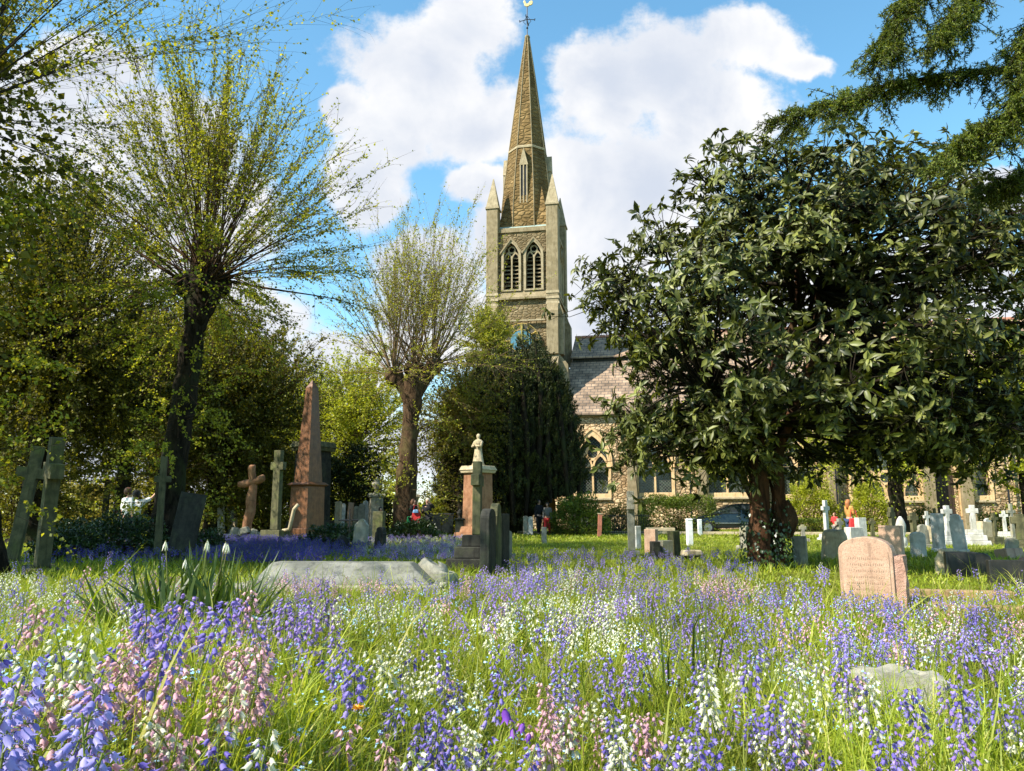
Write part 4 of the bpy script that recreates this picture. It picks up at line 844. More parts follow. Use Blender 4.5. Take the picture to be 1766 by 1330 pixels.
# left group
cross('mossy stone cross leaning at the far left edge', 27, 15, 765, .56, .14, .2, 'stone_mossy', R(12), (0, R(7)), 1, .7)
cross('tall lichen spotted stone cross leaning right, second from the left edge', 80, 13, 752, .62, .2, .25, 'stone_mossy', R(-48), (0, R(6)), 1, .6, az=.74)
cross('slim shaded cross in front of the big lime trunk', 276, 17, 786, .34, .1, .13, 'stone_mossy', R(15), None, 1, .4)
head('dark tilted slab leaning at the foot of the big lime', 312, 16, 846, .5, .14, 'stone_dark', 'flat', R(18), (0, R(9)), False)
cross('small plain dark cross post by the people in white', 181, 29, 826, .2, .12, .18, 'stone_dark', 0, None, 1, .4)
T = place('rustic_cross', 'gnarled log-like stone cross on a rockery left of the stepped cross', 430, 27, 0, None, None, 'cross')
v = rough_trunk([(-.1, 0, .3), (0, 0, 1.0), (.05, 0, 1.8), (.02, 0, 2.62), (.02, 0, 2.65)], [.2, .17, .15, .13, .002], 14, .3, .25, 7, 3); v2 = rough_trunk([(-.43, 0, 2.0), (-.42, 0, 2.0), (0, 0, 2.1), (.42, 0, 2.25), (.43, 0, 2.25)], [.002, .1, .13, .1, .002], 12, .3, .25, 6, 5)
npmesh('cross', *merge([v, v2]), 'granite_orange', T, True)
m = MB()
for k in range(14): a = rng.uniform(0, 6.28); r = rng.uniform(.2, .6); m.box(0, 0, 0, rng.uniform(.25, .45), rng.uniform(.25, .4), rng.uniform(.2, .4), .7, Matrix.Translation((math.cos(a)*r, math.sin(a)*r*.6, rng.uniform(0, .35))) @ Euler((rng.uniform(-.4, .4), rng.uniform(-.4, .4), a)).to_matrix().to_4x4())
m.build('rockery', 'stone_grey', T, bevel=.04)
T = cross('tall shaded cross on a stepped base with a scroll, left of the obelisk', 476, 26, 776, .5, .2, .26, 'stone_mossy', R(-20), None, 2, 1.0, az=.8, sh=.24)
m = MB(); m.tube([(.3, 0, .45), (.55, 0, .5), (.62, 0, .8), (.7, 0, 1.15), (.85, 0, 1.3)], .06, 8); m.build('scroll', 'stone_beige', T, True)
# obelisk
def obelisk():
    D = 28; T = place('obelisk', 'tall red granite obelisk on a two-tier plinth', 529, D, R(-30), None, None, 'obelisk'); f = D/1347.0
    zs = [zt(905, D)-.1, zt(838, D), zt(832, D), zt(752, D), zt(668, D), zt(655, D)]
    m = MB(); m.box(0, 0, 0, 1.1, 1.1, zs[0]); m.build('base', 'granite_red', T, bevel=.02)
    m = MB(); m.box(0, 0, zs[0], .87, .87, zs[1]-zs[0], .96); m.build('pedestal', 'granite_red', T, bevel=.015)
    m = MB(); m.box(0, 0, zs[1], .93, .93, .05, 1.1); m.box(0, 0, zs[1]+.05, 1.06, 1.06, .09, .8); m.build('cornice', 'granite_red', T, bevel=.01)
    z = zs[1]+.14; m = MB(); m.box(0, 0, z, .70, .70, zs[4]-z, .46); m.box(0, 0, zs[4], .322, .322, zs[5]-zs[4], .08); m.build('shaft', 'granite_red', T, bevel=.01)
obelisk()
pedestal('dark columned monument standing behind the obelisk', 536, 33, 762, 1.15, 'stone_dark', R(-25), umat='stone_mossy')
head('ogee-topped pale green headstone standing in the lawn right of the obelisk', 621, 21, 893, .42, .1, 'stone_grey', 'ogee', R(-24), (R(-3), R(4)), False)
head('small leaning stump of a gravestone with a ragged top', 656, 22, 908, .3, .16, 'stone_dark', 'shoulder', R(-30), (0, R(5)), False)
head('squat mossy block with a cap behind the stump gravestone', 654, 27, 881, .36, .3, 'stone_mossy', 'flat', R(-10))
head('dark pointed stone leaning in the shade left of the ogee headstone', 595, 21, 921, .34, .12, 'stone_dark', 'point', R(40), (0, R(-14)), False)
T = place('iron_cross', 'thin black iron cross in the grass beyond the obelisk', 603, 25, 0, None, None, 'cross'); m = MB(); m.tube([(0, 0, 0), (0, 0, 1.15)], .025, 6); m.tube([(-.35, 0, .8), (.35, 0, .8)], .025, 6); m.build('cross', 'iron', T)
for px, ty, w_, kd, mt, lb in ((583, 864, .3, 'round', 'stone_beige', 'beige round-topped stone, leftmost of the far pale stones'), (590, 867, .22, 'point', 'stone_white', 'little white pointed stone among the far pale stones'), (602, 866, .26, 'flat', 'granite_pink', 'pinkish flat-topped stone among the far pale stones'),
                               (613, 872, .3, 'round', 'stone_grey', 'low grey round stone right of the pinkish far stone'), (622, 868, .34, 'shoulder', 'stone_grey', 'grey shouldered stone amid the far pale stones'), (634, 862, .25, 'point', 'stone_white', 'white pointed stone left of the tall column pedestal'),
                               (384, 868, .3, 'flat', 'stone_white', 'pale thin stone right of the big lime trunk'), (396, 872, .3, 'round', 'stone_grey', 'grey round stone second right of the big lime trunk'), (404, 884, .34, 'point', 'stone_beige', 'beige pointed stone left of the rockery')):
    head(lb, px, 36+rng.uniform(-2, 3), ty, w_, .12, mt, kd, R(rng.uniform(-25, 25)), (0, R(rng.uniform(-5, 5))))
pedestal('pale pedestal carrying a short paired column, behind the iron cross', 648, 36, 850, .6, 'stone_grey', R(20), urn='urn', uh=1.1)
pedestal('beige pedestal with a small praying figure behind the woman with the red bag', 712, 36, 852, .5, 'stone_beige', R(10), urn='angel', uh=.72, name='statue_monument')
pedestal('orange-pink granite tomb topped by a pale angel, in front of the yew', 824, 31, 803, .88, 'granite_orange', R(-38), urn='angel', uh=1.3, umat='stone_beige', name='angel_monument')
pedestal('small dark urn on a pedestal left of the pink tomb', 793, 31, 893, .34, 'stone_dark', 0, urn='urn', uh=.55)
# centre near group
T = place('stone_cross', 'tall dark mossy cross seen edge-on on three steps, in the middle of the picture', 823, 14, R(84), None, None, 'cross'); H = zt(796, 14)
m = MB()
for k, (s_, h_) in enumerate(((1.0, .2), (.74, .2), (.5, .2))): m.box(0, 0, k*.2, s_*.75, s_, .197, .97)
m.build('plinth', 'stone_dark', T, bevel=.015)
m = cross_mesh(H-.6, .62, .15, .2, .74); m.v = [(x, y, z+.6) for x, y, z in m.v]; m.build('cross', 'stone_mossy', T, bevel=.012)
head('dark narrow headstone edge-on just right of the stepped dark cross', 842, 12.6, 874, .55, .15, 'stone_dark', 'round', R(80), None, False)
head('grey lichened headstone edge-on with a cross cut top, second right of the dark cross', 855, 13.2, 866, .5, .13, 'stone_mossy', 'shoulder', R(82), None, False)
head('black headstone edge-on behind the grey lichened one', 867, 13.8, 884, .6, .12, 'stone_dark', 'flat', R(78), None, False)
head('small pale scrolled headstone right of the edge-on headstones', 873, 17, 915, .3, .14, 'stone_grey', 'round', R(60), None)
head('pair of little round stones under the yew, left one', 906, 37, 889, .22, .1, 'stone_grey', 'round', R(10)); head('pair of little round stones under the yew, right one', 915, 37, 890, .22, .1, 'stone_white', 'round', R(-10))
head('short post-like stone in the lawn right of the yew foot', 938, 26, 908, .16, .14, 'stone_grey', 'flat', R(5), None, False)
T = place('brick_post', 'thin red brick post in front of the mottled shrub', 1033, 34, 0, (0, R(3)), None, 'post'); m = MB(); m.box(0, 0, 0, .17, .17, zt(886, 34)); m.build('post', 'brick_red', T, bevel=.01); m = MB(); m.box(0, 0, zt(886, 34), .2, .2, .04); m.build('cap', 'stone_beige', T)
cross('tall pale ringed cross seen edge-on left of the hedge', 1088, 18.5, 846, .6, .17, .22, 'stone_grey', R(83), (0, R(2)), 1, .5, celtic=True)
head('white narrow stone right behind the ringed cross', 1099, 22, 906, .16, .1, 'stone_white', 'flat', R(20), None, False)
head('stone with red stains standing left of the white post', 1122, 20, 912, .22, .3, 'granite_pink', 'flat', R(60), None, False)
T = place('stone_table', 'low stone frame with a beam across two uprights, left of the white post', 1138, 23, 0, None, None, 'tomb'); m = MB(); m.box(-.3, 0, 0, .14, .3, .5); m.box(.3, 0, 0, .14, .3, .5); m.build('upright', 'stone_beige', T, bevel=.01); m = MB(); m.box(0, 0, .5, .8, .34, .09); m.build('beam', 'stone_beige', T, bevel=.01)
head('dark green slab leaning against the low pale block', 1128, 17, 932, .16, .3, 'stone_dark', 'flat', R(5), None, False)
head('low pale block stone below the stone frame', 1146, 17.2, 931, .26, .2, 'stone_grey', 'flat', R(20), None, False)
head('brown upright slab right of the low pale block', 1162, 17.6, 914, .2, .2, 'stone_mossy', 'flat', R(30), (0, R(-3)), False)
T = place('fallen_stone', 'flat broken pinkish stone lying right of the slabs', 1190, 17, R(20)); m = MB(); m.box(0, 0, .1, .42, .3, .12, .9); m.build('slab', 'stone_beige', T, bevel=.03); m = MB(); m.box(.05, 0, 0, .3, .25, .1); m.build('base', 'stone_dark', T)
for px, D, ty, lb in ((1188, 24.5, 895, 'white painted post on the lawn, the nearer of two'), (1206, 37, 896, 'white painted post by the car, the farther of two')):
    T = place('post', lb, px, D, R(8), None, 'white posts on the lawn', 'post'); h = zt(ty, D); m = MB(); m.box(0, 0, 0, .17, .17, h); m.build('post', 'white_paint', T, bevel=.01); m = MB(); m.box(0, 0, h, .19, .19, .03, .7); m.build('cap', 'white_paint', T)
head('grey stone half hidden left of the magnolia trunk', 1284, 22, 906, .28, .2, 'stone_grey', 'round', R(40))
# right side
head('square-topped grey block between the magnolia trunk and the rough pedestal', 1376, 14.8, 921, .24, .22, 'stone_grey', 'flat', R(-28), None, False)
cross('small pale cross behind the square grey block', 1383, 28, 904, .25, .1, .12, 'stone_grey', 0, None, 1, .4)
T = place('rough_pedestal', 'rough-hewn pale stump of stone right of the square block', 1434, 17, 0); v = rough_trunk([(0, 0, -.05), (0, 0, .2), (.02, 0, .45), (0, 0, .62)], [.27, .24, .26, .2], 14, .12, .15, 5, 8)
npmesh('stump', v[0], v[1], 'stone_beige', T); m = MB(); m.lathe([(.2, .57), (.17, .64), (.05, .66)], n=10); m.build('cap', 'stone_grey', T)
cross('white marble cross on a stem behind the rough stump', 1424, 29, 862, .36, .12, .15, 'stone_white', R(30), None, 2, .6)
def granite_head():
    D = 7.35; px = 1490; x = XD(px, D); T = thing('headstone', 'large pink granite headstone with a curved top and rough hewn sides, nearest of all', 'gravestone', (x, D, 0), R(-32), None)
    H = CAM_H-(925-888)/1347*D; w_ = .46; t = .24; a = w_/2
    pts = [(-a, 0), (a, 0), (a, H-.13)]+[(a*math.cos(q), H-.13+.13*math.sin(q)) for q in [PI*i/14 for i in range(1, 14)]]+[(-a, H-.13)]
    m = MB(); m.prism(pts, -t/2, t/2); sl_ = m.build('slab', 'granite_pink', T, bevel=.008)
    for sg in (1,):
        m = MB(); zz = np.linspace(0, H-.165, 14); yy = np.linspace(-t/2+.02, t/2+.05, 8); vs = []
        for z in zz:
            for y in yy: nn = mnoise.noise(Vector((y*14, z*14, 3)))*.022; vs.append((a+.085+nn, y, z))
        n = len(yy); fs = [(j*n+i, j*n+i+1, (j+1)*n+i+1, (j+1)*n+i) for j in range(13) for i in range(7)]; b0 = len(vs)
        vs2 = [(a-.01, y, z) for (x_, y, z) in vs]; fs += [(b0+f[3], b0+f[2], b0+f[1], b0+f[0]) for f in fs[:]]
        for i in range(n-1): fs += [(i+1, i, b0+i, b0+i+1), (13*n+i, 13*n+i+1, b0+13*n+i+1, b0+13*n+i)]
        for j in range(13): fs += [(j*n, (j+1)*n, b0+(j+1)*n, b0+j*n), ((j+1)*n+n-1, j*n+n-1, b0+j*n+n-1, b0+(j+1)*n+n-1)]
        m.add(vs+vs2, fs); m.build('rough_side', 'granite_pink_rough', T)
    m = MB(); m.prism([(x_*.86, z*.9+.03) for x_, z in pts], -t/2-.006, -t/2+.02); m.build('face', 'granite_pink', T)
    ins = MB()   # worn cut lines of lettering, too shallow to read
    for r_ in range(7):
        xx = -.16+rng.uniform(0, .04)
        while xx < .15:
            l = rng.uniform(.008, .016); z = H-.20-r_*.055; ins.box(xx, -t/2-.008, z, l*.35, .005, .018 if rng.uniform() < .7 else .012); xx += l+.006
    ins.build('worn_lettering', 'granite_pink', T)
    m = MB(); m.box(.03, 0, -.05, .62, .4, .14); m.build('base', 'granite_pink_rough', T, bevel=.02)
granite_head()
head('pinkish square headstone with a dark streaked side, behind the large pink headstone', 1534, 13, 906, .34, .2, 'granite_pink', 'flat', R(-38), None, False)
T = place('urn_monument', 'white bullet-shaped marble stone right of the dark-sided headstone', 1552, 23, 0); m = MB(); m.lathe([(.16, 0), (.14, .3), (.09, .35), (.13, .5), (.14, .68), (.10, .82), (.03, .93)], n=16); m.build('stone', 'stone_white', T, True); m = MB(); m.box(0, 0, 0, .4, .4, .08); m.build('base', 'stone_white', T)
cross('dark grey cross beside the lime trunk', 1537, 29, 874, .3, .14, .18, 'stone_mossy', R(25), None, 1, .5); cross('weathered brown cross behind the white headstone', 1574, 26, 883, .32, .14, .15, 'stone_mossy', R(10), None, 2, .5)
head('streaky white headstone with a flat top standing in open grass', 1579, 18, 915, .32, .1, 'stone_white', 'round', R(-12), None, False)
head('tall white tapered block with a cap, left of the white cross', 1615, 20.5, 884, .30, .26, 'stone_white', 'flat', R(-30)); cross('white marble cross on steps, left of two', 1633, 25, 871, .34, .12, .15, 'stone_white', R(10), None, 3, .75, sh=.16)
head('tall leaning white headstone with a curved capital, between the two white crosses', 1652, 19.5, 885, .3, .12, 'stone_white', 'shoulder', R(-40), (0, R(-4))); cross('white marble cross on steps, right of two', 1677, 25, 870, .34, .12, .15, 'stone_white', R(-14), None, 3, .8, sh=.17)
head('yellowish slanted slab behind the right white cross', 1694, 27, 899, .5, .3, 'stone_beige', 'flat', R(15), (0, R(6))); cross('thin dark ringed cross left of the brown crosses', 1713, 25, 884, .28, .1, .09, 'stone_mossy', R(10), None, 2, .5, celtic=True)
cross('thick brown cross at the right edge', 1757, 22, 885, .42, .18, .2, 'stone_mossy', R(-20), None, 2, .6); cross('thin grey cross just behind the thick brown cross', 1744, 30, 868, .36, .1, .12, 'stone_grey', R(12), None, 1, .5)
for px, D, ty, lb in ((1503, 31, 893, 'small grey cross left of the lime trunk, on a block'), (1470, 24, 908, 'pale low block stone behind the pink headstone')):
    (cross(lb, px, D, ty, .26, .1, .12, 'stone_mossy', 0, None, 1, .4) if 'cross' in lb else head(lb, px, D, ty, .5, .3, 'stone_white', 'flat', R(20)))
head('pale square block with a stepped top left of the lime trunk', 1483, 27, 892, .3, .25, 'stone_white', 'flat', R(12))
cross('small white cross left of the tapered white block', 1598, 33, 881, .3, .1, .12, 'stone_white', R(12), None, 1, .5); cross('small mossy cross peeping over the tapered white block', 1612, 37, 876, .3, .1, .12, 'stone_mossy', 0, None, 1, .4)
head('small white round stone between the ringed cross and the yellowish slab', 1703, 31, 893, .34, .1, 'stone_white', 'round', R(14)); cross('white cross left of the thin grey cross near the right edge', 1731, 33, 880, .32, .1, .12, 'stone_white', R(-10), None, 2, .6)
head('leaning grey round stone in the grass left of the thick brown cross', 1738, 20, 926, .3, .1, 'stone_grey', 'round', R(-15), (0, R(6))); head('grey shouldered stone half behind the streaky white headstone', 1590, 23, 903, .34, .1, 'stone_grey', 'shoulder', R(10), (0, R(-3)))
head('pale low pointed stone in front of the small bush by the door', 1598, 28, 905, .3, .12, 'stone_beige', 'point', R(-20)); cross('weathered small cross on steps behind the rough stump', 1446, 24, 893, .26, .1, .11, 'stone_grey', R(20), None, 2, .5)
head('black granite headstone with tree shadows, left of the dark row', 1648, 12.2, 949, .42, .12, 'granite_black', 'flat', R(-14), None, False); head('dark brown headstone next to the black one', 1680, 12.8, 947, .34, .12, 'granite_black', 'round', R(-10), None, False)
head('wide black granite headstone at the right edge', 1728, 11, 961, .50, .12, 'granite_black', 'flat', R(-12), None, False); head('second black headstone cut by the right edge', 1772, 11, 955, .36, .14, 'granite_black', 'round', R(-10), None, False)
head('pale curved scroll stone left of the black headstones', 1627, 12.6, 944, .26, .3, 'stone_beige', 'ogee', R(-60), None, False); head('pink slab lying tilted behind the black headstones', 1735, 17, 944, .5, .3, 'granite_pink', 'flat', R(20), (R(-8), 0), False)
# ledger tomb and kerb
T = thing('ledger_tomb', 'long pale coped ledger stone lying across the meadow edge', 'tomb', (XD(600, 9.6), 9.6, 0), R(-3))
m = MB(); a, b = 1.0, .45; h0, h1 = .16, .385
m.add([(-a, -b, 0), (a+.1, -b, 0), (a+.1, b, 0), (-a, b, 0), (-a, -b, h0), (a+.1, -b, h0), (a+.1, b, h0), (-a, b, h0), (-a+.12, -.12, h1), (a-.2, -.12, h1), (a-.2, .16, h1), (-a+.12, .16, h1)],
      [(0, 1, 2, 3), (0, 1, 5, 4), (1, 2, 6, 5), (2, 3, 7, 6), (3, 0, 4, 7), (4, 5, 9, 8), (5, 6, 10, 9), (6, 7, 11, 10), (7, 4, 8, 11), (8, 9, 10, 11)]); m.build('coped_lid', 'ledger_stone', T, bevel=.015)
m = MB(); m.box(0, 0, -.05, 2.5, 1.2, .2); m.build('kerb', 'stone_grey', T, bevel=.02)
T = thing('stone_block', 'rough low boulder at the right end of the ledger stone', 'stone', (XD(757, 9.8), 9.8, 0)); v = rough_trunk([(0, 0, -.1), (0, 0, .12), (.0, 0, .27), (.02, 0, .32), (.02, 0, .325)], [.24, .27, .22, .13, .002], 16, .25, .2, 5, 7); npmesh('boulder', v[0], v[1], 'stone_grey', T)
T = thing('grave_kerb', 'orange sandstone grave kerb in the grass at the right edge', 'kerb', (XD(1716, 6.9), 6.9, 0), R(-14)); m = MB(); m.box(0, 0, 0, 1.15, .16, .17); m.box(-.5, .8, 0, .15, 1.5, .17); m.box(0, 1.5, 0, 1.15, .15, .17); m.box(.1, .1, 0, .8, .1, .1); m.build('kerb', 'sandstone_orange', T, bevel=.015)
m = MB(); m.box(0, 1.1, 0, 1.0, .6, .06); m.build('infill', 'stone_beige', T)
T = thing('broken_stone', 'broken rough slab of stone lying among bluebells in the near meadow', 'stone', (XD(1523, 3.5), 3.5, 0), R(-18)); m = MB()
nx_, ny_ = 14, 7; vs = []
for j in range(ny_):
    for i in range(nx_): x_ = (i/(nx_-1)-.5)*.36; y_ = (j/(ny_-1)-.5)*.2; vs.append((x_+mnoise.noise(Vector((x_*9, y_*9, 1)))*.01, y_, .285+mnoise.noise(Vector((x_*16, y_*16, 0)))*.022-abs(x_)*.08))
top = len(vs); vs += [(x_*1.02, y_*1.05, .1) for x_, y_, z in vs]; fs = [(j*nx_+i, j*nx_+i+1, (j+1)*nx_+i+1, (j+1)*nx_+i) for j in range(ny_-1) for i in range(nx_-1)]
bd_ = [i for i in range(nx_)]+[j*nx_+nx_-1 for j in range(1, ny_)]+[(ny_-1)*nx_+i for i in range(nx_-2, -1, -1)]+[j*nx_ for j in range(ny_-2, 0, -1)]
fs += [(bd_[k], bd_[k]+top, bd_[(k+1) % len(bd_)]+top, bd_[(k+1) % len(bd_)]) for k in range(len(bd_))]; m.add(vs, fs); m.build('slab', 'stone_grey', T)

# ------------------------------------------------ bins, car, people
for px, lb in ((753, 'black wheelie bin, left of the pair behind the women'), (772, 'black wheelie bin, right of the pair behind the women')):
    T = place('wheelie_bin', lb, px, 37.5, R(6), None, 'wheelie bins', 'bin')
    m = MB(); m.box(0, 0, .12, .5, .55, .85, 1.15); m.build('body', 'bin_plastic', T, bevel=.02); m = MB(); m.box(0, 0, .98, .62, .68, .07, .92); m.build('lid', 'bin_plastic', T, bevel=.02)
    for sg in (-1, 1): m = MB(); m.lathe([(.1, -.03), (.1, .03)], n=14, M=Matrix.Translation((sg*.22, .28, .1)) @ Matrix.Rotation(PI/2, 4, 'Y')); m.build('wheel', 'tyre', T)
for px in (1062, 1100):
    T = place('railing', 'black iron railing panel behind the ringed cross, %s' % ('left one' if px == 1062 else 'right one, by the hedge'), px, 38, YAW, None, 'iron railings', 'railing')
    m = MB()
    for k in range(13): m.tube([(-.5+k*.085, 0, .0), (-.5+k*.085, 0, 1.0)], .014, 5)
    m.build('bar', 'iron', T); m = MB(); m.box(0, 0, .9, 1.1, .04, .04); m.box(0, 0, .12, 1.1, .04, .04); m.build('rail', 'iron', T)

def car():
    D = 40; T = thing('parked_car', 'black hatchback parked in front of the hedge, partly hidden by the magnolia trunk', 'car', (XD(1262, D), D, 0), R(172))
    # side profile, x forward (+) , z up ; nose towards +x before the turn
    prof = [(-2.05, .35), (-2.1, .75), (-2.0, 1.02), (-1.75, 1.4), (-1.5, 1.49), (-.4, 1.52), (.2, 1.44), (1.05, 1.02), (1.75, .86), (2.05, .68), (2.1, .4), (2.0, .25)]
    low = [(-2.0, .25)]
    m = MB(); ws = []
    n = len(prof)
    def half(z): return .86-.20*max(0, (z-.95)/.55)**1.1 - (.06 if z < .35 else 0)
    vs = [(x, -half(z), z) for x, z in prof]+[(x, half(z), z) for x, z in prof]
    fs = [tuple(range(n)), tuple(reversed(range(n, 2*n)))]+[(i, i+n, (i+1) % n+n, (i+1) % n) for i in range(n)]
    m.add(vs, fs); m.build('body', 'car_paint', T, bevel=.05, seg=3)
    for sg in (-1, 1):
        for pts, nm in (([(-1.35, 1.02), (-.42, 1.02), (-.42, 1.43), (-1.3, 1.40)], 'side_window'), ([(-.34, 1.02), (.88, 1.02), (.25, 1.36), (-.34, 1.43)], 'side_window'), ([(-1.82, 1.04), (-1.43, 1.03), (-1.4, 1.36), (-1.62, 1.32)], 'side_window')):
            g = MB(); q = [(x, sg*(half(z)+.006), z) for x, z in pts]; q2 = [(x, sg*(half(z)-.02), z) for x, z in pts]
            g.add(q+q2, [(0, 1, 2, 3), (7, 6, 5, 4), (0, 4, 5, 1), (1, 5, 6, 2), (2, 6, 7, 3), (3, 7, 4, 0)]); g.build(nm, 'car_glass', T)
        for wx_ in (-1.3, 1.3):
            w_ = MB(); w_.lathe([(.2, -.1), (.3, -.11), (.32, -.07), (.32, .07), (.3, .11), (.2, .1)], n=26, M=Matrix.Translation((wx_, sg*.78, .32)) @ Matrix.Rotation(PI/2, 4, 'X')); wo = w_.build('wheel', 'tyre', T, True)
            r_ = MB(); r_.lathe([(.05, sg*-.115), (.2, sg*-.112), (.2, sg*-.09)], n=20, M=Matrix.Translation((wx_, sg*.78, .32)) @ Matrix.Rotation(PI/2, 4, 'X')); r_.build('rim', 'rim_metal', wo)
        l = MB(); l.box(1.93, sg*.6, .62, .26, .3, .16, .8); l.build('headlight', 'headlamp', T, bevel=.03)
        mr = MB(); mr.box(.72, sg*.93, 1.0, .12, .2, .13, .8); mr.build('mirror', 'car_paint', T, bevel=.03)
        h = MB(); h.box(-.2, sg*.865, .86, .16, .03, .03); h.box(-1.15, sg*.865, .86, .16, .03, .03); h.build('door_handle', 'rim_metal', T)
        s_ = MB(); s_.box(-.1, sg*.868, .52, 2.1, .02, .04); s_.build('side_strip', 'rim_metal', T)
    g = MB(); g.add([(1.03, -.68, 1.045), (1.03, .68, 1.045), (.24, .58, 1.45), (.24, -.58, 1.45), (.95, -.6, .98), (.95, .6, .98), (.2, .5, 1.35), (.2, -.5, 1.35)], [(0, 1, 2, 3), (0, 4, 5, 1), (3, 2, 6, 7)]); g.build('windscreen', 'car_glass', T)
car()

def skin_mesh(name, mat, parent, V, E, Rr, root=0, sub=1):
    me = bpy.data.meshes.new(name); me.from_pydata([tuple(v) for v in V], E, []); me.update(); o = link(bpy.data.objects.new(name, me), parent); me.materials.append(MATS[mat])
    s = o.modifiers.new('skin', 'SKIN'); s.use_smooth_shade = True
    if not me.skin_vertices: me.attributes  # layer is created with the modifier below
    if len(me.skin_vertices) == 0:
        bpy.context.view_layer.objects.active = o
        with bpy.context.temp_override(object=o, active_object=o): bpy.ops.mesh.customdata_skin_add()
    sv = me.skin_vertices[0].data
    for i, r in enumerate(Rr): sv[i].radius = (r, r) if not isinstance(r, tuple) else r
    sv[root].use_root = True
    ss = o.modifiers.new('sub', 'SUBSURF'); ss.levels = sub; ss.render_levels = sub
    return o
def person(label, px, D, H, rz, coat, legs, hair, armL, armR, stride=.1, bag=None, hairlong=0, skirt=False, feet_z=0, sleeves=True):
    """armL / armR: (elbow, wrist) offsets from the shoulder in units of body height"""
    x = XD(px, D); T = thing('person', label, 'person', (x, D, feet_z), rz); s = H
    J = {}; V = []; Rr = []; E = []
    def a(n, p, r, par=None):
        J[n] = len(V); V.append(Vector(p)*s); Rr.append((r[0]*s, r[1]*s) if isinstance(r, tuple) else r*s)
        if par: E.append((J[par], J[n]))
    a('pelvis', (0, 0, .52), (.085, .06)); a('waist', (0, 0, .61), (.072, .052), 'pelvis'); a('chest', (0, 0, .73), (.09, .06), 'waist'); a('neck0', (0, 0, .825), .035, 'chest')
    a('neck', (0, -.005, .855), .03, 'neck0'); a('jaw', (0, -.018, .88), (.035, .04), 'neck'); a('skull', (0, -.008, .925), (.042, .052), 'jaw'); a('crown', (0, 0, .975), (.03, .035), 'skull'); a('nose', (0, -.072, .915), .006, 'skull')
    for sg, n, arm in ((-1, 'L', armL), (1, 'R', armR)):
        sh = Vector((sg*.105, 0, .80)); a('sh'+n, sh, .032, 'chest'); e = sh+Vector((sg*arm[0][0], arm[0][1], arm[0][2])); w_ = sh+Vector((sg*arm[1][0], arm[1][1], arm[1][2]))
        a('el'+n, e, .024, 'sh'+n); a('wr'+n, w_, .016, 'el'+n); d = (w_-e).normalized(); a('pa'+n, w_+d*.035, (.018, .010), 'wr'+n)
        sd = d.cross(Vector((0, 1, .3))).normalized()
        for k in range(4): q = w_+d*.05+sd*(k-1.5)*.009; a('f%s%d' % (n, k), q+d*.018, .005, 'pa'+n); a('g%s%d' % (n, k), q+d*(.032+.006*(k in (1, 2)))+Vector((0, -.006, -.004)), .0045, 'f%s%d' % (n, k))
        a('th'+n, w_+d*.03+sd*.022, .0055, 'pa'+n)
        y = stride*sg*.5; a('hip'+n, (sg*.05, 0, .48), .058, 'pelvis'); a('kn'+n, (sg*.055, y*.5-.01, .27), .038, 'hip'+n); a('an'+n, (sg*.055, y+.01, .05), .022, 'kn'+n); a('he'+n, (sg*.057, y+.015, .02), .02, 'an'+n); a('to'+n, (sg*.065, y-.09, .014), (.024, .013), 'he'+n)
    skin_mesh('body', 'skin', T, V, E, Rr)
    def sub(names, pad, mat, nm, root):
        idx = {J[n]: i for i, n in enumerate(names)}; E2 = [(idx[p], idx[q]) for p, q in E if p in idx and q in idx]
        R2 = [tuple(v+pad*s for v in Rr[J[n]]) if isinstance(Rr[J[n]], tuple) else Rr[J[n]]+pad*s for n in names]
        return skin_mesh(nm, mat, T, [V[J[n]] for n in names], E2, R2, names.index(root))
    up = ['pelvis', 'waist', 'chest', 'neck0', 'shL', 'elL', 'shR', 'elR']+(['wrL', 'wrR'] if sleeves else []); sub(up, .012, coat, 'coat' if sleeves else 'shirt', 'pelvis')
    sub(['pelvis', 'hipL', 'knL', 'anL', 'hipR', 'knR', 'anR'], .011, legs, 'trousers', 'pelvis'); 
    for n in 'LR': sub(['an'+n, 'he'+n, 'to'+n], .006, 'cloth_black', 'shoe', 'an'+n)
    m = MB(); hz = .94*s; m.lathe([(.012*s, .995*s), (.040*s, .985*s), (.056*s, .955*s), (.060*s, .92*s), (.052*s, .885*s), (.035*s, .875*s)], 0, .014*s, 14)
    if hairlong: m.lathe([(.05*s, .95*s), (.06*s, .9*s), (.055*s, (.88-hairlong*.5)*s), (.03*s, (.87-hairlong)*s)], 0, .035*s, 12)
    m.build('hair', hair, T, True)
    for sg in (-1, 1): e = MB(); e.lathe([(.0015*s, -.004*s), (.006*s, 0), (.0015*s, .004*s)], sg*.018*s, -.058*s, 8); e.v = [(a_, b_, c_+.928*s) for a_, b_, c_ in e.v]; e.build('eye', 'cloth_black', T)
    mo = MB(); mo.box(0, -.058*s, .892*s, .024*s, .008*s, .004*s); mo.build('mouth', 'cloth_red', T)
    if skirt: m = MB(); m.lathe([(.075*s, .60*s), (.10*s, .5*s), (.115*s, .36*s)], n=18, sq=.8); m.build('skirt', coat, T, True)
    return T
def bag(label, px, D, z, w_, h, mat, rz=0, strap=True):
    x = XD(px, D); T = thing('bag', label, 'bag', (x, D, z), rz); m = MB(); m.box(0, 0, 0, w_, w_*.35, h, .8); m.build('pouch', mat, T, bevel=.04, seg=3)
    if strap: m = MB(); m.tube([(-w_*.35, 0, h), (-w_*.2, 0, h+.3), (w_*.2, 0, h+.3), (w_*.35, 0, h)], .012, 6); m.build('strap', mat, T)
DN = ((.02, .0, -.17), (.025, -.02, -.32))   # arm hanging
FR = ((.02, -.02, -.17), (-.03, -.13, -.12))  # forearm raised in front
HI = ((.08, -.03, -.05), (.0, -.10, .06)) 
UP = ((.13, -.03, .06), (.22, -.06, .20))
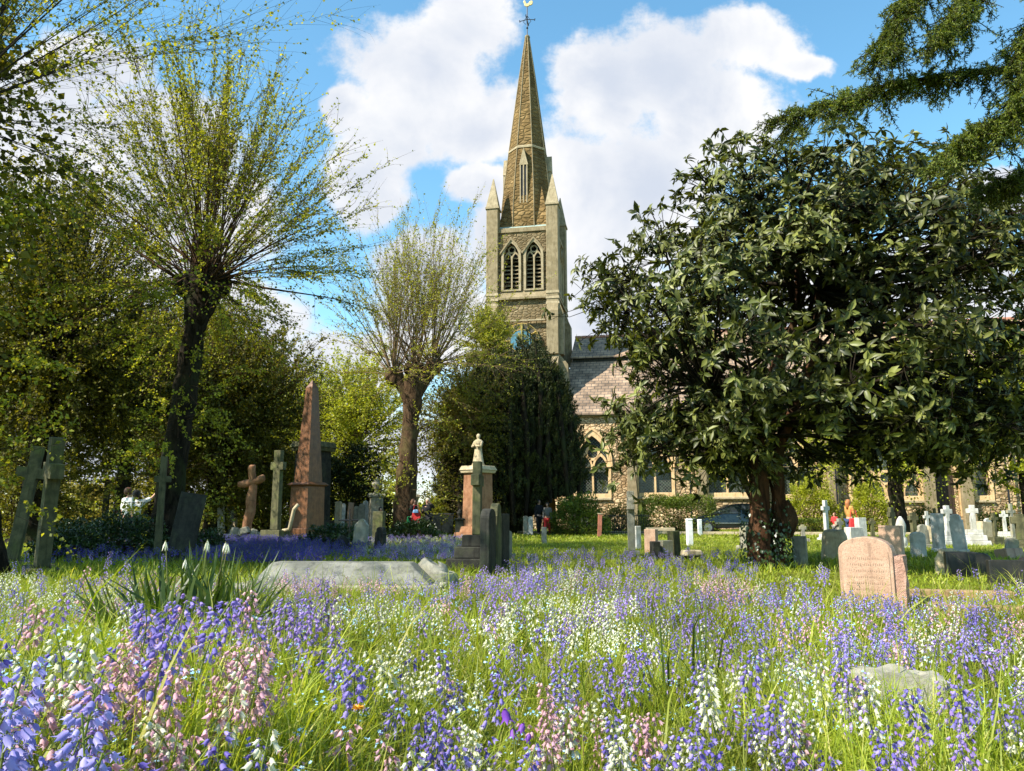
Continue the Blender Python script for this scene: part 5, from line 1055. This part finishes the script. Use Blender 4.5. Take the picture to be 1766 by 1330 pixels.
person('woman in a black jacket holding a blue thing, in front of the beige pedestal', 713, 32.5, 1.62, R(60), 'cloth_black', 'cloth_black', 'hair_brown', FR, FR, .12, hairlong=.05)
person('woman in a long black coat, hands before her chest, beside the bins', 737, 32, 1.64, R(-12), 'cloth_black', 'cloth_black', 'hair_grey', FR, HI, .05, skirt=True, hairlong=.03)
bag('red shoulder bag carried by the woman in black', 718, 32.2, .62, .42, .42, 'cloth_red'); bag('green and white shopper hanging behind the woman in black', 707, 32.6, .55, .3, .34, 'cloth_green', .3); bag('pale blue folder held by the woman in black', 716.5, 32.1, 1.02, .24, .14, 'cloth_blue', .2, False)
person('person in a white T-shirt seen from behind, left of two by the dark lime', 219, 20.6, 1.68, R(150), 'cloth_white', 'cloth_jeans', 'hair_brown', DN, DN, .06, sleeves=False)
person('person in a white T-shirt with one arm stretched up, by the dark lime', 233, 21, 1.62, R(185), 'cloth_white', 'cloth_jeans', 'hair_dark', UP, DN, .06, sleeves=False)
person('child in a red top behind the squat mossy block', 656, 29.5, 1.25, R(20), 'cloth_red', 'cloth_grey', 'hair_dark', FR, DN, .04)
person('person in dark clothes in the shade under the yew, left of two', 929, 37.5, 1.7, R(40), 'cloth_black', 'cloth_black', 'hair_dark', DN, FR, .1)
person('person in dark clothes under the yew with a red garment, right of two', 944, 37, 1.55, R(-20), 'cloth_grey', 'cloth_red', 'hair_dark', DN, DN, .1)
person('woman with long auburn hair and jeans beside a child in red', 1465, 30, 1.55, R(110), 'cloth_orange', 'cloth_jeans', 'hair_red', FR, FR, .14, hairlong=.12)
person('small child in red beside the auburn-haired woman', 1439, 30.5, 1.05, R(-60), 'cloth_red', 'cloth_grey', 'hair_brown', FR, DN, .05)
bag('bright red bag on the ground side of the auburn-haired woman', 1472, 29.7, .42, .4, .4, 'cloth_red')

# ------------------------------------------------ meadow
MEADOW = True
def blade_tpl(b, fold=.0):
    ts = [0, .35, .7, 1]; V = []; 
    for t, w_ in zip(ts[:3], (.8, 1, .65)): y = b*t*t; z = t-abs(b)*.35*t*t; V += [(-w_/2, y, z), (w_/2, y, z)]
    V.append((0, b, 1-abs(b)*.45)); return np.array(V), {4: np.array([[0, 1, 3, 2], [2, 3, 5, 4]]), 3: np.array([[4, 5, 6]])}
def zone(n, y0, y1, pw=1.0, k=.82, extra=.6):
    """points over the part of the ground the camera could see, y density ~ y**pw"""
    u_ = rng.uniform(size=n); y = (y0**(pw+1)+u_*(y1**(pw+1)-y0**(pw+1)))**(1/(pw+1)); x = rng.uniform(-1, 1, n)*(y*k+extra); return x, y
def blades(name, x, y, h, w_, mat, lean=.25, z=None, bends=(.15, .45, .8, 1.2)):
    prt = []; z = gz(x, y) if z is None else z; which = rng.integers(0, len(bends), len(x))
    for k, b in enumerate(bends):
        i = which == k; n = i.sum()
        if not n: continue
        a = rng.uniform(0, 2*PI, n); up = nz(np.stack([rng.normal(0, lean, n), rng.normal(0, lean, n), np.ones(n)], 1)); s = np.stack([np.cos(a), np.sin(a), 0*a], 1); B = nz(np.cross(up, s)); s = np.cross(B, up)
        tp = blade_tpl(b); hh = h[i]; sc = np.stack([w_[i], hh, hh], 1); prt.append(inst(tp[0], tp[1], np.stack([x[i], y[i], z[i]-.01], 1), s, B, up, sc))
    V, Fd = merge(prt); o = npmesh(name, V, Fd, mat); return o
def stuff(o, label): o['kind'] = 'stuff'; o['label'] = label; return o
def dens(x, y): return .5+.5*np.sin(x*2.3+np.sin(y*1.7)*1.4)*np.cos(y*1.9+np.sin(x*1.2))
x1, y1 = zone(60000, .55, 4.2, .6); h1 = rng.uniform(.12, .40, len(x1))*(.75+.4*dens(x1, y1)); w1 = rng.uniform(.003, .0075, len(x1))
x2, y2 = zone(80000, 4.0, 10.5, .5); h2 = rng.uniform(.14, .36, len(x2))*(.7+.45*dens(x2, y2))*(1-.68*sm(7.2, 8.4, y2)*sm(2.2, 3.2, x2))*(1-.3*sm(7.5, 9, y2)); w2 = rng.uniform(.005, .009, len(x2))
def mask_out(x, y):  # lid of the ledger and stone, keep them clear
    k = (np.abs(x-XD(600, 9.6)) < 1.1) & (np.abs(y-9.6) < .5); return ~(k | ((np.abs(x-XD(1523, 3.5)) < .17) & (np.abs(y-3.5) < .1)))
xx, yy, hh, ww = map(np.concatenate, zip((x1, y1, h1, w1), (x2, y2, h2, w2))); k = mask_out(xx, yy)
# lower in front of stones on the lawn side
stuff(blades('meadow_grass', xx[k], yy[k], hh[k], ww[k], 'grass_blade'), 'tall bright green meadow grass filling the foreground')
x, y = zone(5200, .7, 9.5, .7); stuff(blades('tall_grass', x, y, rng.uniform(.30, .56, len(x)), rng.uniform(.005, .0095, len(x)), 'grass_blade', .38, bends=(.25, .7, 1.1, 1.5)), 'long arching grass blades standing over the meadow')
x, y = zone(9000, .6, 10, .55); stuff(blades('dry_thatch', x, y, rng.uniform(.06, .26, len(x)), rng.uniform(.003, .006, len(x)), 'dry_grass', .8), 'dead brown grass stalks among the green')
x, y = zone(80000, 10, 30, .5, .74); h = rng.uniform(.06, .20, len(x))*(1.25-sm(12, 20, y)*.55)*(1-.5*sm(2.5, 3.5, x)*sm(14, 12, y)); stuff(blades('lawn_grass', x, y, h, rng.uniform(.012, .022, len(x)), 'grass_blade', .4), 'sunlit rough lawn grass among the middle gravestones')
x, y = zone(40000, 28, 46, .5, .72); stuff(blades('far_grass', x, y, rng.uniform(.06, .16, len(x)), rng.uniform(.03, .05, len(x)), 'grass_blade', .4), 'short grass before the church')
# broad-leaved low plants between the grass
x, y = zone(16000, .55, 9, .5); n = len(x); p = np.stack([x, y, gz(x, y)+rng.uniform(.01, .12, n)], 1); s_ = rng.uniform(.02, .05, n); lo = leaves('low_weeds', 'shrub_leaf', None, p, rdir(n, .5), s_, s_*.6); stuff(lo, 'low broad-leaved weeds under the grass')

def bell(hi=True):
    n = 6 if hi else 4; prof = ((.14, 0), (.31, -.24), (.30, -.66)) if hi else ((.18, 0), (.34, -.6)); V = []; fs = []; tr = []
    for r, z in prof: V += [(r*math.cos(2*PI*i/n), r*math.sin(2*PI*i/n), z) for i in range(n)]
    m = len(prof)
    for j in range(m-1): fs += [(j*n+i, j*n+(i+1) % n, (j+1)*n+(i+1) % n, (j+1)*n+i) for i in range(n)]
    b = len(V); V += [(.62*math.cos(2*PI*(i+.5)/n), .62*math.sin(2*PI*(i+.5)/n), -.92 if hi else -1) for i in range(n)]; tr = [((m-1)*n+i, (m-1)*n+(i+1) % n, b+i) for i in range(n)]
    V.append((0, 0, .12)); c = len(V)-1; tr += [(i, (i+1) % n, c) for i in range(n)]
    return np.array(V), {4: np.array(fs), 3: np.array(tr)}
def spike(nb, hi, H=.36, seed=0, droop=.0, oneside=0, bl=.021):
    """returns (stem V,F) and (bells V,F) for one flowering stem, height H"""
    r = np.random.default_rng(seed); L = .15; t = (np.arange(nb)+r.uniform(-.3, .3, nb))/nb; t = np.clip(t, 0, 1)
    def axis(z): q = np.clip((z-(H-L))/L, 0, 1.1); return np.stack([droop*.09*q**2+.02*np.sin(z*9+seed), .01*np.cos(z*11+seed), z-droop*.045*q**2], -1)
    az = np.arange(nb)*2.4+r.uniform(-.4, .4, nb); az = az*(1-oneside)+oneside*r.normal(0, .6, nb); z = H-L*(1-t); c = axis(z); out = np.stack([np.cos(az), np.sin(az), 0*az], 1)
    ped = .017*(1-.45*t)+.004; hang = 1-.25*t; att = c+out*ped[:, None]+np.array([0, 0, .004]); ax_ = nz(out*(.45+.35*t)[:, None]-np.array([0, 0, 1.])*hang[:, None]) # bell axis direction pointing out/down
    A, B, C = frames(np.cross(ax_, out+[.01, .02, .3]), -ax_); C = -ax_; A = nz(np.cross(rngv(r, nb), C)); B = np.cross(C, A)
    s = bl*(1-.38*t)*r.uniform(.85, 1.15, nb); tp = bell(hi); bells = inst(tp[0], tp[1], att, A, B, C, np.stack([s*.95, s*.95, s], 1))
    zz = np.linspace(-.04, H, 9); path = axis(zz)[None]; stem = tubes(path, np.linspace(.0028, .0013, 9)[None], 5 if hi else 3)
    pd = np.stack([c, (c+att)/2+[0, 0, .004], att], 1); ps = tubes(pd, np.full((nb, 3), .0009), 3)
    return merge([stem, ps]), bells
def rngv(r, n): return r.normal(size=(n, 3))
PROTO_HI = [spike(int(n), True, H, sd, dr, os_) for sd, (n, H, dr, os_) in enumerate(((19, .36, .3, 0), (16, .33, .9, .5), (22, .40, .1, 0), (14, .30, .5, 0), (18, .38, .6, .2)))]
PROTO_LO = [spike(int(n), False, H, sd+20, dr, os_) for sd, (n, H, dr, os_) in enumerate(((16, .34, .3, 0), (13, .30, .9, .5), (18, .38, .1, 0), (11, .28, .5, 0)))]
def lw(parts, name, mat): V, Fd = merge(parts); return npmesh(name, V, Fd, mat)
def solve(px, py, hh):
    """ground point for a flower whose head is seen at px,py"""
    D = 3.
    for _ in range(12): x = XD(px, D); D = .5*D+.5*float(np.clip((CAM_H-float(gz(x, D))-hh)*1385/max(py-888, 12), .7, 30))
    return (px-883)*D/1370., D
# patches: px, py of the heads, spreads in px, count, colour
PT = [(200, 950, 55, 25, 10, 'v'), (40, 975, 40, 20, 5, 'v'), (170, 1010, 40, 20, 6, 'p'), (210, 1010, 40, 20, 6, 'm'), (40, 1055, 30, 20, 5, 'p'), (265, 1060, 35, 20, 12, 'v'), (440, 1035, 50, 18, 16, 'm'), (520, 1050, 25, 28, 10, 'm'), (560, 1010, 40, 15, 9, 'm'),
      (95, 1110, 25, 25, 6, 'v'), (60, 1140, 30, 14, 6, 'v'), (160, 1110, 22, 20, 6, 'w'), (265, 1120, 22, 30, 8, 'p'), (265, 1165, 30, 20, 8, 'p'), (395, 1150, 22, 25, 8, 'p'), (450, 1140, 22, 30, 10, 'p'), (430, 1180, 40, 14, 7, 'p'), (210, 1215, 22, 14, 5, 'p'),
      (140, 1165, 16, 8, 3, 'p'), (110, 1210, 30, 12, 5, 'p'), (310, 1250, 20, 20, 4, 'w'), (280, 1290, 20, 20, 4, 'p'), (360, 1290, 25, 20, 5, 'v'), (430, 1280, 22, 14, 4, 'v'), (480, 1310, 20, 12, 3, 'v'), (610, 1150, 22, 14, 4, 'v'), (320, 1040, 18, 15, 4, 'p'), (370, 1030, 20, 12, 4, 'w'),
      (690, 1140, 30, 24, 10, 'w'), (860, 1060, 26, 26, 9, 'w'), (1000, 1050, 40, 22, 10, 'w'), (1000, 1090, 22, 20, 5, 'w'), (990, 990, 22, 10, 6, 'w'), (830, 990, 25, 14, 9, 'm'), (900, 1000, 40, 14, 16, 'm'), (930, 985, 25, 10, 8, 'v'), (1060, 1010, 28, 22, 12, 'm'), (1050, 1040, 20, 18, 6, 'm'), (950, 1070, 20, 14, 5, 'v'),
      (790, 1170, 22, 22, 8, 'v'), (890, 1110, 24, 12, 5, 'v'), (960, 1170, 26, 14, 5, 'v'), (960, 1215, 20, 28, 8, 'p'), (1000, 1240, 30, 20, 7, 'w'), (730, 1240, 24, 14, 6, 'v'), (750, 1270, 30, 14, 6, 'v'), (800, 1300, 34, 18, 7, 'w'), (860, 1300, 20, 14, 4, 'v'), (1100, 1140, 25, 25, 8, 'm'), (1110, 1095, 22, 14, 5, 'v'), (1180, 1110, 18, 18, 4, 'v'), (1195, 1060, 20, 20, 5, 'm'), (1130, 1010, 28, 10, 8, 'm'),
      (1235, 1005, 34, 12, 14, 'p'), (1270, 1015, 24, 10, 6, 'p'), (1280, 1110, 30, 18, 6, 'v'), (1200, 1150, 22, 14, 4, 'v'), (1400, 1100, 28, 20, 8, 'v'), (1370, 1090, 20, 18, 5, 'p'), (1500, 1085, 40, 16, 16, 'v'), (1545, 1120, 22, 26, 9, 'v'), (1600, 1085, 22, 22, 8, 'w'), (1660, 1085, 34, 14, 10, 'v'), (1730, 1085, 28, 14, 7, 'v'), (1700, 1120, 22, 12, 5, 'm'),
      (1380, 1140, 22, 22, 6, 'w'), (1250, 1180, 24, 22, 7, 'w'), (1430, 1170, 40, 18, 9, 'w'), (1480, 1190, 22, 12, 5, 'w'), (1360, 1230, 26, 22, 7, 'v'), (1270, 1230, 36, 18, 8, 'v'), (1200, 1260, 28, 30, 8, 'v'), (1340, 1270, 30, 20, 6, 'v'), (1480, 1010, 20, 12, 4, 'v'), (1380, 1010, 20, 10, 3, 'v'), (1410, 985, 14, 12, 3, 'v'), (1545, 1190, 20, 10, 4, 'v'), (1640, 1200, 30, 14, 6, 'v'), (1740, 1200, 22, 30, 6, 'v'),
      (1630, 1290, 24, 14, 4, 'm'), (1510, 1290, 24, 20, 3, 'v'), (1380, 1305, 24, 14, 4, 'v'), (1730, 1260, 20, 16, 4, 'w'), (1520, 1255, 14, 10, 2, 'm'), (1140, 1270, 22, 16, 4, 'w'), (1080, 1265, 16, 14, 3, 'v'), (1120, 1240, 16, 12, 3, 'p')]
PT = [p for p in PT]
COLR = {'v': 'bluebell_violet', 'm': 'bluebell_mauve', 'p': 'bluebell_pink', 'w': 'bluebell_white', 'd': 'bluebell_deep'}
CN = {'v': ('violet-blue bluebell spike', 'violet-blue bluebells nearest the camera'), 'm': ('mauve bluebell spike', 'mauve bluebells nearest the camera'), 'p': ('pink bluebell spike', 'pink bluebells nearest the camera'), 'w': ('creamy white bluebell spike', 'white bluebells nearest the camera')}
pts = []
for (px, py, sx_, sy_, n, c) in PT:
    for _ in range(int(n*(1.25 if c == 'p' and py > 1075 else .62 if px < 500 and py > 1060 else 1.1 if py > 1075 else 2.1))):
        k = random.randrange(5); hh = (.36, .33, .40, .30, .38)[k]*random.uniform(.72, 1.15)
        c_ = c; c2 = c if random.random() < (.75 if c != 'p' else .86) else random.choice('vmmwwwp'); qx, qy = random.gauss(px, sx_*.75), min(1500, random.gauss(py, sy_*.85)); x, y = solve(qx, max(qy, 955 if px < 500 else 980), hh-.06); pts.append((y, x, c2, k, hh))
pts.sort()
# the big clump in the bottom left corner, close to the lens
clump = []
for _ in range(22):
    px, py = random.gauss(50, 40), random.gauss(1215, 45); D = random.uniform(1.12, 1.42); x = (px-883)*D/1395.; clump.append((D, x, 'b', random.randrange(5), CAM_H-(py-888)/1395*D-float(gz(x, D))))
for k in range(3): pass
proto = {}
def where(x, y):
    p = x/y*1347+883
    c = ('at the left edge', 'below the left crosses', 'below the obelisk', 'left of centre', 'below the tower', 'below the low block stones', 'below the magnolia trunk', 'below the pink headstone', 'at the right edge')[int(min(8, max(0, p/1766*9)))]
    return ' '+('in the front row ' if y < 1.9 else 'in the second row ' if y < 2.7 else 'in the middle rows ' if y < 3.6 else 'in the back rows ')+c
def flower(col, k, x, y, h, label, group, mat=None):
    key = (col, k); r = thing('bluebell', label+('' if 'clump' in label else where(x, y)), 'flower', (x, y, float(gz(x, y))), random.uniform(0, 6.28), group, (random.gauss(0, .15), random.gauss(0, .15)))
    H = (.36, .33, .40, .30, .38)[k]; s = h/H; sx = random.uniform(.92, 1.22); r.scale = (min(s, 1.25)*sx, min(s, 1.25)*sx, s) if s < 1.3 else (1.0, 1.0, 1.0)
    if s >= 1.3: r.location.z = r.location.z+h-H; mat = 'bluebell_pale'; key = ('b', k)
    if key not in proto:
        (sv, sf), (bv, bf) = PROTO_HI[k]; proto[key] = (npmesh('stem', sv, sf, 'stem_green', r, True), npmesh('flower_head', bv, bf, mat or COLR.get(col, 'bluebell_pale'), r, True))
    else:
        for o in proto[key]: c = o.copy(); COL.objects.link(c); c.parent = r
    return r
for (y, x, c, k, h) in clump:
    # tall stems: lengthen by standing the head on a taller stem
    f = flower('b', k, x, y, h, 'pale violet bluebell in the bottom left corner clump, '+('outermost at the picture edge' if x/y < -.66 else 'on its right flank' if x/y > -.57 else 'at its heart')+(', nearer stems' if y < 1.1 else ', farther stems'), 'bluebells of the big corner clump')
    if h > .36*1.3: s_ = MB(); zt_ = h-.30; s_.tube([(0, 0, -zt_), (.004, 0, -zt_/2), (0, 0, .0)], .0026, 5); s_.build('lower_stem', 'stem_green', f)
IND = pts[:270]; REST = pts[270:]
for (y, x, c, k, h) in IND: flower(c, k, x, y, h, *CN[c])
# far rest + random scatter as one mass per colour
lows = {c: [] for c in COLR}; stems = []
def addlow(c, x, y, h, sc=1.0):
    lows[c].append((x, y, h, sc))
for (y, x, c, k, h) in REST: addlow(c, x, y, h)
x, y = zone(760, 1.2, 8.8, .75, .74, .3); xb, yb = zone(620, 4.2, 8.6, .5, .74, .3); x = np.concatenate([x, xb]); y = np.concatenate([y, yb])
for a, b in zip(x, y):
    if a > 2.6 and b > 7.4: continue
    if not mask_out(np.array([a]), np.array([b]))[0]: continue
    nn = mnoise.noise(Vector((a*.9, b*.7, 4))); c = 'w' if nn > .12 else ('p' if nn < -.30 else ('v' if mnoise.noise(Vector((a*.6, b*.6, 9))) > -.08 else 'm')); addlow(c, a, b, random.uniform(.22, .38))
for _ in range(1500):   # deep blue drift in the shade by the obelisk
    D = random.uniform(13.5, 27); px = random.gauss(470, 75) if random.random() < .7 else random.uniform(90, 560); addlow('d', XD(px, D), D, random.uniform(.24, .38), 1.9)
for _ in range(900):
    D = random.uniform(15, 30); px = random.uniform(620, 810); addlow(random.choice('mmvw'), XD(px, D), D, random.uniform(.15, .28), 1.7)
for _ in range(260):
    D = random.uniform(9, 17); px = random.uniform(880, 1300); addlow(random.choice('vdm'), XD(px, D), D, random.uniform(.2, .34), 1.3)
for _ in range(14):
    D = random.uniform(9, 14); px = random.uniform(1380, 1760); addlow(random.choice('vwm'), XD(px, D), D, random.uniform(.2, .34), 1.2)
NM = {'v': 'violet-blue bluebells', 'm': 'mauve bluebells', 'p': 'pink bluebells', 'w': 'white bluebells', 'd': 'deep blue bluebell drift in the shade by the obelisk'}
allstem = []
HL = (.34, .30, .38, .28)
for c, L in lows.items():
    if not L: continue
    A_ = np.array(L); kk = rng.integers(0, 4, len(A_)); prt = []
    for k in range(4):
        a = A_[kk == k]; n = len(a)
        if not n: continue
        az = rng.uniform(0, 2*PI, n); up = nz(np.stack([rng.normal(0, .1, n), rng.normal(0, .1, n), np.ones(n)], 1)); s = np.stack([np.cos(az), np.sin(az), 0*az], 1); B = nz(np.cross(up, s)); s = np.cross(B, up)
        sc = a[:, 2]/HL[k]; w_ = sc*a[:, 3]; SC = np.stack([w_, w_, sc], 1); pos = np.stack([a[:, 0], a[:, 1], gz(a[:, 0], a[:, 1])], 1)
        (sv, sf), (bv, bf) = PROTO_LO[k]; prt.append(inst(bv, bf, pos, s, B, up, SC)); allstem.append(inst(sv, sf, pos, s, B, up, SC))
    stuff(lw(prt, 'bluebell_drift', COLR[c]), NM[c]+' massed through the meadow')
stuff(lw(allstem, 'bluebell_stems', 'stem_green'), 'green stems of the massed bluebells')
# forget-me-nots
n = 1500; x, y = zone(n, .9, 7.5, .6); prt = []; P0 = []
for a, b in zip(x, y):
    m_ = random.randint(4, 9); z = float(gz(a, b))+random.uniform(.14, .27)
    for _ in range(m_): P0.append((a+random.gauss(0, .014), b+random.gauss(0, .014), z+random.gauss(0, .012)))
P0 = np.array(P0); n = len(P0); T5 = [(0, 0, 0)]; 
for i in range(5):
    a = i*2*PI/5
    for q, r in ((-.5, .62), (0, 1.0), (.5, .62)): T5.append((r*math.cos(a+q), r*math.sin(a+q), .1))
fm = {3: np.array([[0, 1+3*i, 2+3*i] for i in range(5)]+[[0, 2+3*i, 3+3*i] for i in range(5)])}
C_ = nz(rng.normal(size=(n, 3))*.4+[0, -.25, 1]); A_ = nz(np.cross(C_, rng.normal(size=(n, 3)))); B_ = np.cross(C_, A_); V, Fd = inst(np.array(T5), fm, P0, A_, B_, C_, rng.uniform(.004, .0075, n))
stuff(npmesh('forget_me_nots', V, Fd, 'forget_me_not'), 'tiny pale blue forget-me-nots scattered under the bluebells')
# strap-leaved clumps
def strap(label, px, D, n, h, w_, spread, mat='iris_blade', name='iris_clump', flowers=0, dark=False, ln=.45):
    x = XD(px, D); T = thing(name, label, 'plant', (x, D, float(gz(x, D)))); a = rng.uniform(0, 2*PI, n); r = spread*np.sqrt(rng.uniform(size=n))
    up = nz(np.stack([np.cos(a)*r/spread*ln+rng.normal(0, .1, n), np.sin(a)*r/spread*ln, np.ones(n)], 1)); s = nz(np.cross(up, np.stack([np.cos(a), np.sin(a), 0*a], 1))+rng.normal(size=(n, 3))*.4); B = nz(np.cross(up, s)); s = np.cross(B, up); prt = []
    wh = rng.integers(0, 3, n); pos = np.stack([np.cos(a)*r*.6, np.sin(a)*r*.6, 0*a-.02], 1)
    for k, b in enumerate((.1, .3, .6)):
        i = wh == k; tp = blade_tpl(-b if k == 1 else b)
        if i.sum(): hh = h*rng.uniform(.6, 1.05, i.sum()); prt.append(inst(tp[0], tp[1], pos[i], s[i], B[i], up[i], np.stack([w_*rng.uniform(.7, 1.1, i.sum()), hh, hh], 1)))
    V, Fd = merge(prt); npmesh('leaves', V, Fd, mat, T)
    if flowers:
        m = MB(); st = MB()
        for k in range(flowers):
            fx, fy = random.uniform(-.3, .3)*spread*2, random.uniform(-.2, .2); fz = h*random.uniform(.80, .95); st.tube([(fx*.5, fy, 0), (fx, fy, fz)], .003, 5)
            for q in range(6): an = q*PI/3; m.add([(fx, fy, fz), (fx+.012*math.cos(an+.5), fy+.012*math.sin(an+.5), fz-.03), (fx+.018*math.cos(an), fy+.018*math.sin(an), fz-.062), (fx+.012*math.cos(an-.5), fy+.012*math.sin(an-.5), fz-.03)], [(0, 1, 2), (0, 2, 3)])
        m.build('flowers', 'bluebell_white', T); st.build('flower_stems', 'stem_green', T)
    return T
strap('large clump of sword-shaped iris leaves with drooping white flowers, left of the ledger stone', 330, 4.4, 300, .72, .030, .45, flowers=6, ln=.8)
strap('dark broad blades leaning left in the middle right of the meadow', 1150, 3.6, 9, .62, .014, .08, ln=.3)
strap('upright dark green blades right of the leaning blades', 1205, 3.8, 9, .70, .014, .07, ln=.12)
strap('tuft of long arching grass in the bottom right', 1580, 1.7, 40, .5, .007, .12, 'grass_blade', 'grass_tuft', ln=.6)
strap('tuft of long arching grass left of centre before the ledger stone', 690, 5.2, 120, .5, .008, .3, 'grass_blade', 'grass_tuft', ln=.9)
strap('tuft of long arching grass in the bottom centre', 1010, 1.9, 40, .42, .006, .15, 'grass_blade', 'grass_tuft', ln=.6)
strap('tuft of pale seeding grass in front of the pink headstone', 1478, 6.6, 70, .5, .006, .2, 'grass_blade', 'grass_tuft', ln=.3)
# dandelion and columbine
x, y = solve(618, 1207, .3); T = thing('dandelion', 'single orange dandelion-like flower on a dark stem, left of centre', 'flower', (x, y, float(gz(x, y)))); m = MB(); m.tube([(0, 0, 0), (.01, 0, .29)], .003, 6); m.build('stem', 'stem_green', T)
n = 60; a = rng.uniform(0, 6.28, n); leaves('petals', 'orange_petal', T, np.tile([[.01, 0, .29]], (n, 1)), nz(np.stack([np.cos(a), np.sin(a), rng.uniform(.05, .9, n)], 1)), np.full(n, .02), .005)
x, y = solve(885, 1238, .36); T = thing('columbine', 'dark purple nodding columbine near the bottom centre', 'flower', (x, y, float(gz(x, y)))); m = MB(); m.tube([(0, 0, 0), (.01, 0, .2), (0, 0, .38), (-.02, 0, .40)], .0025, 6); m.tube([(.01, 0, .3), (.03, 0, .35)], .002, 5); m.build('stem', 'stem_green', T)
tp = bell(True); PB = np.array([[-.025, 0, .40], [.03, .0, .36], [.0, .01, .345], [.05, .0, .33]]); n = 4; C_ = nz(np.array([[-.2, -.1, 1], [.3, 0, 1], [.0, .2, 1], [.5, 0, 1.]])); A_ = nz(np.cross(C_, [0, 1, 0])); B_ = np.cross(C_, A_); V, Fd = inst(tp[0], tp[1], PB, A_, B_, C_, np.array([.042, .03, .032, .026])); npmesh('flower_head', V, Fd, 'purple_petal', T)
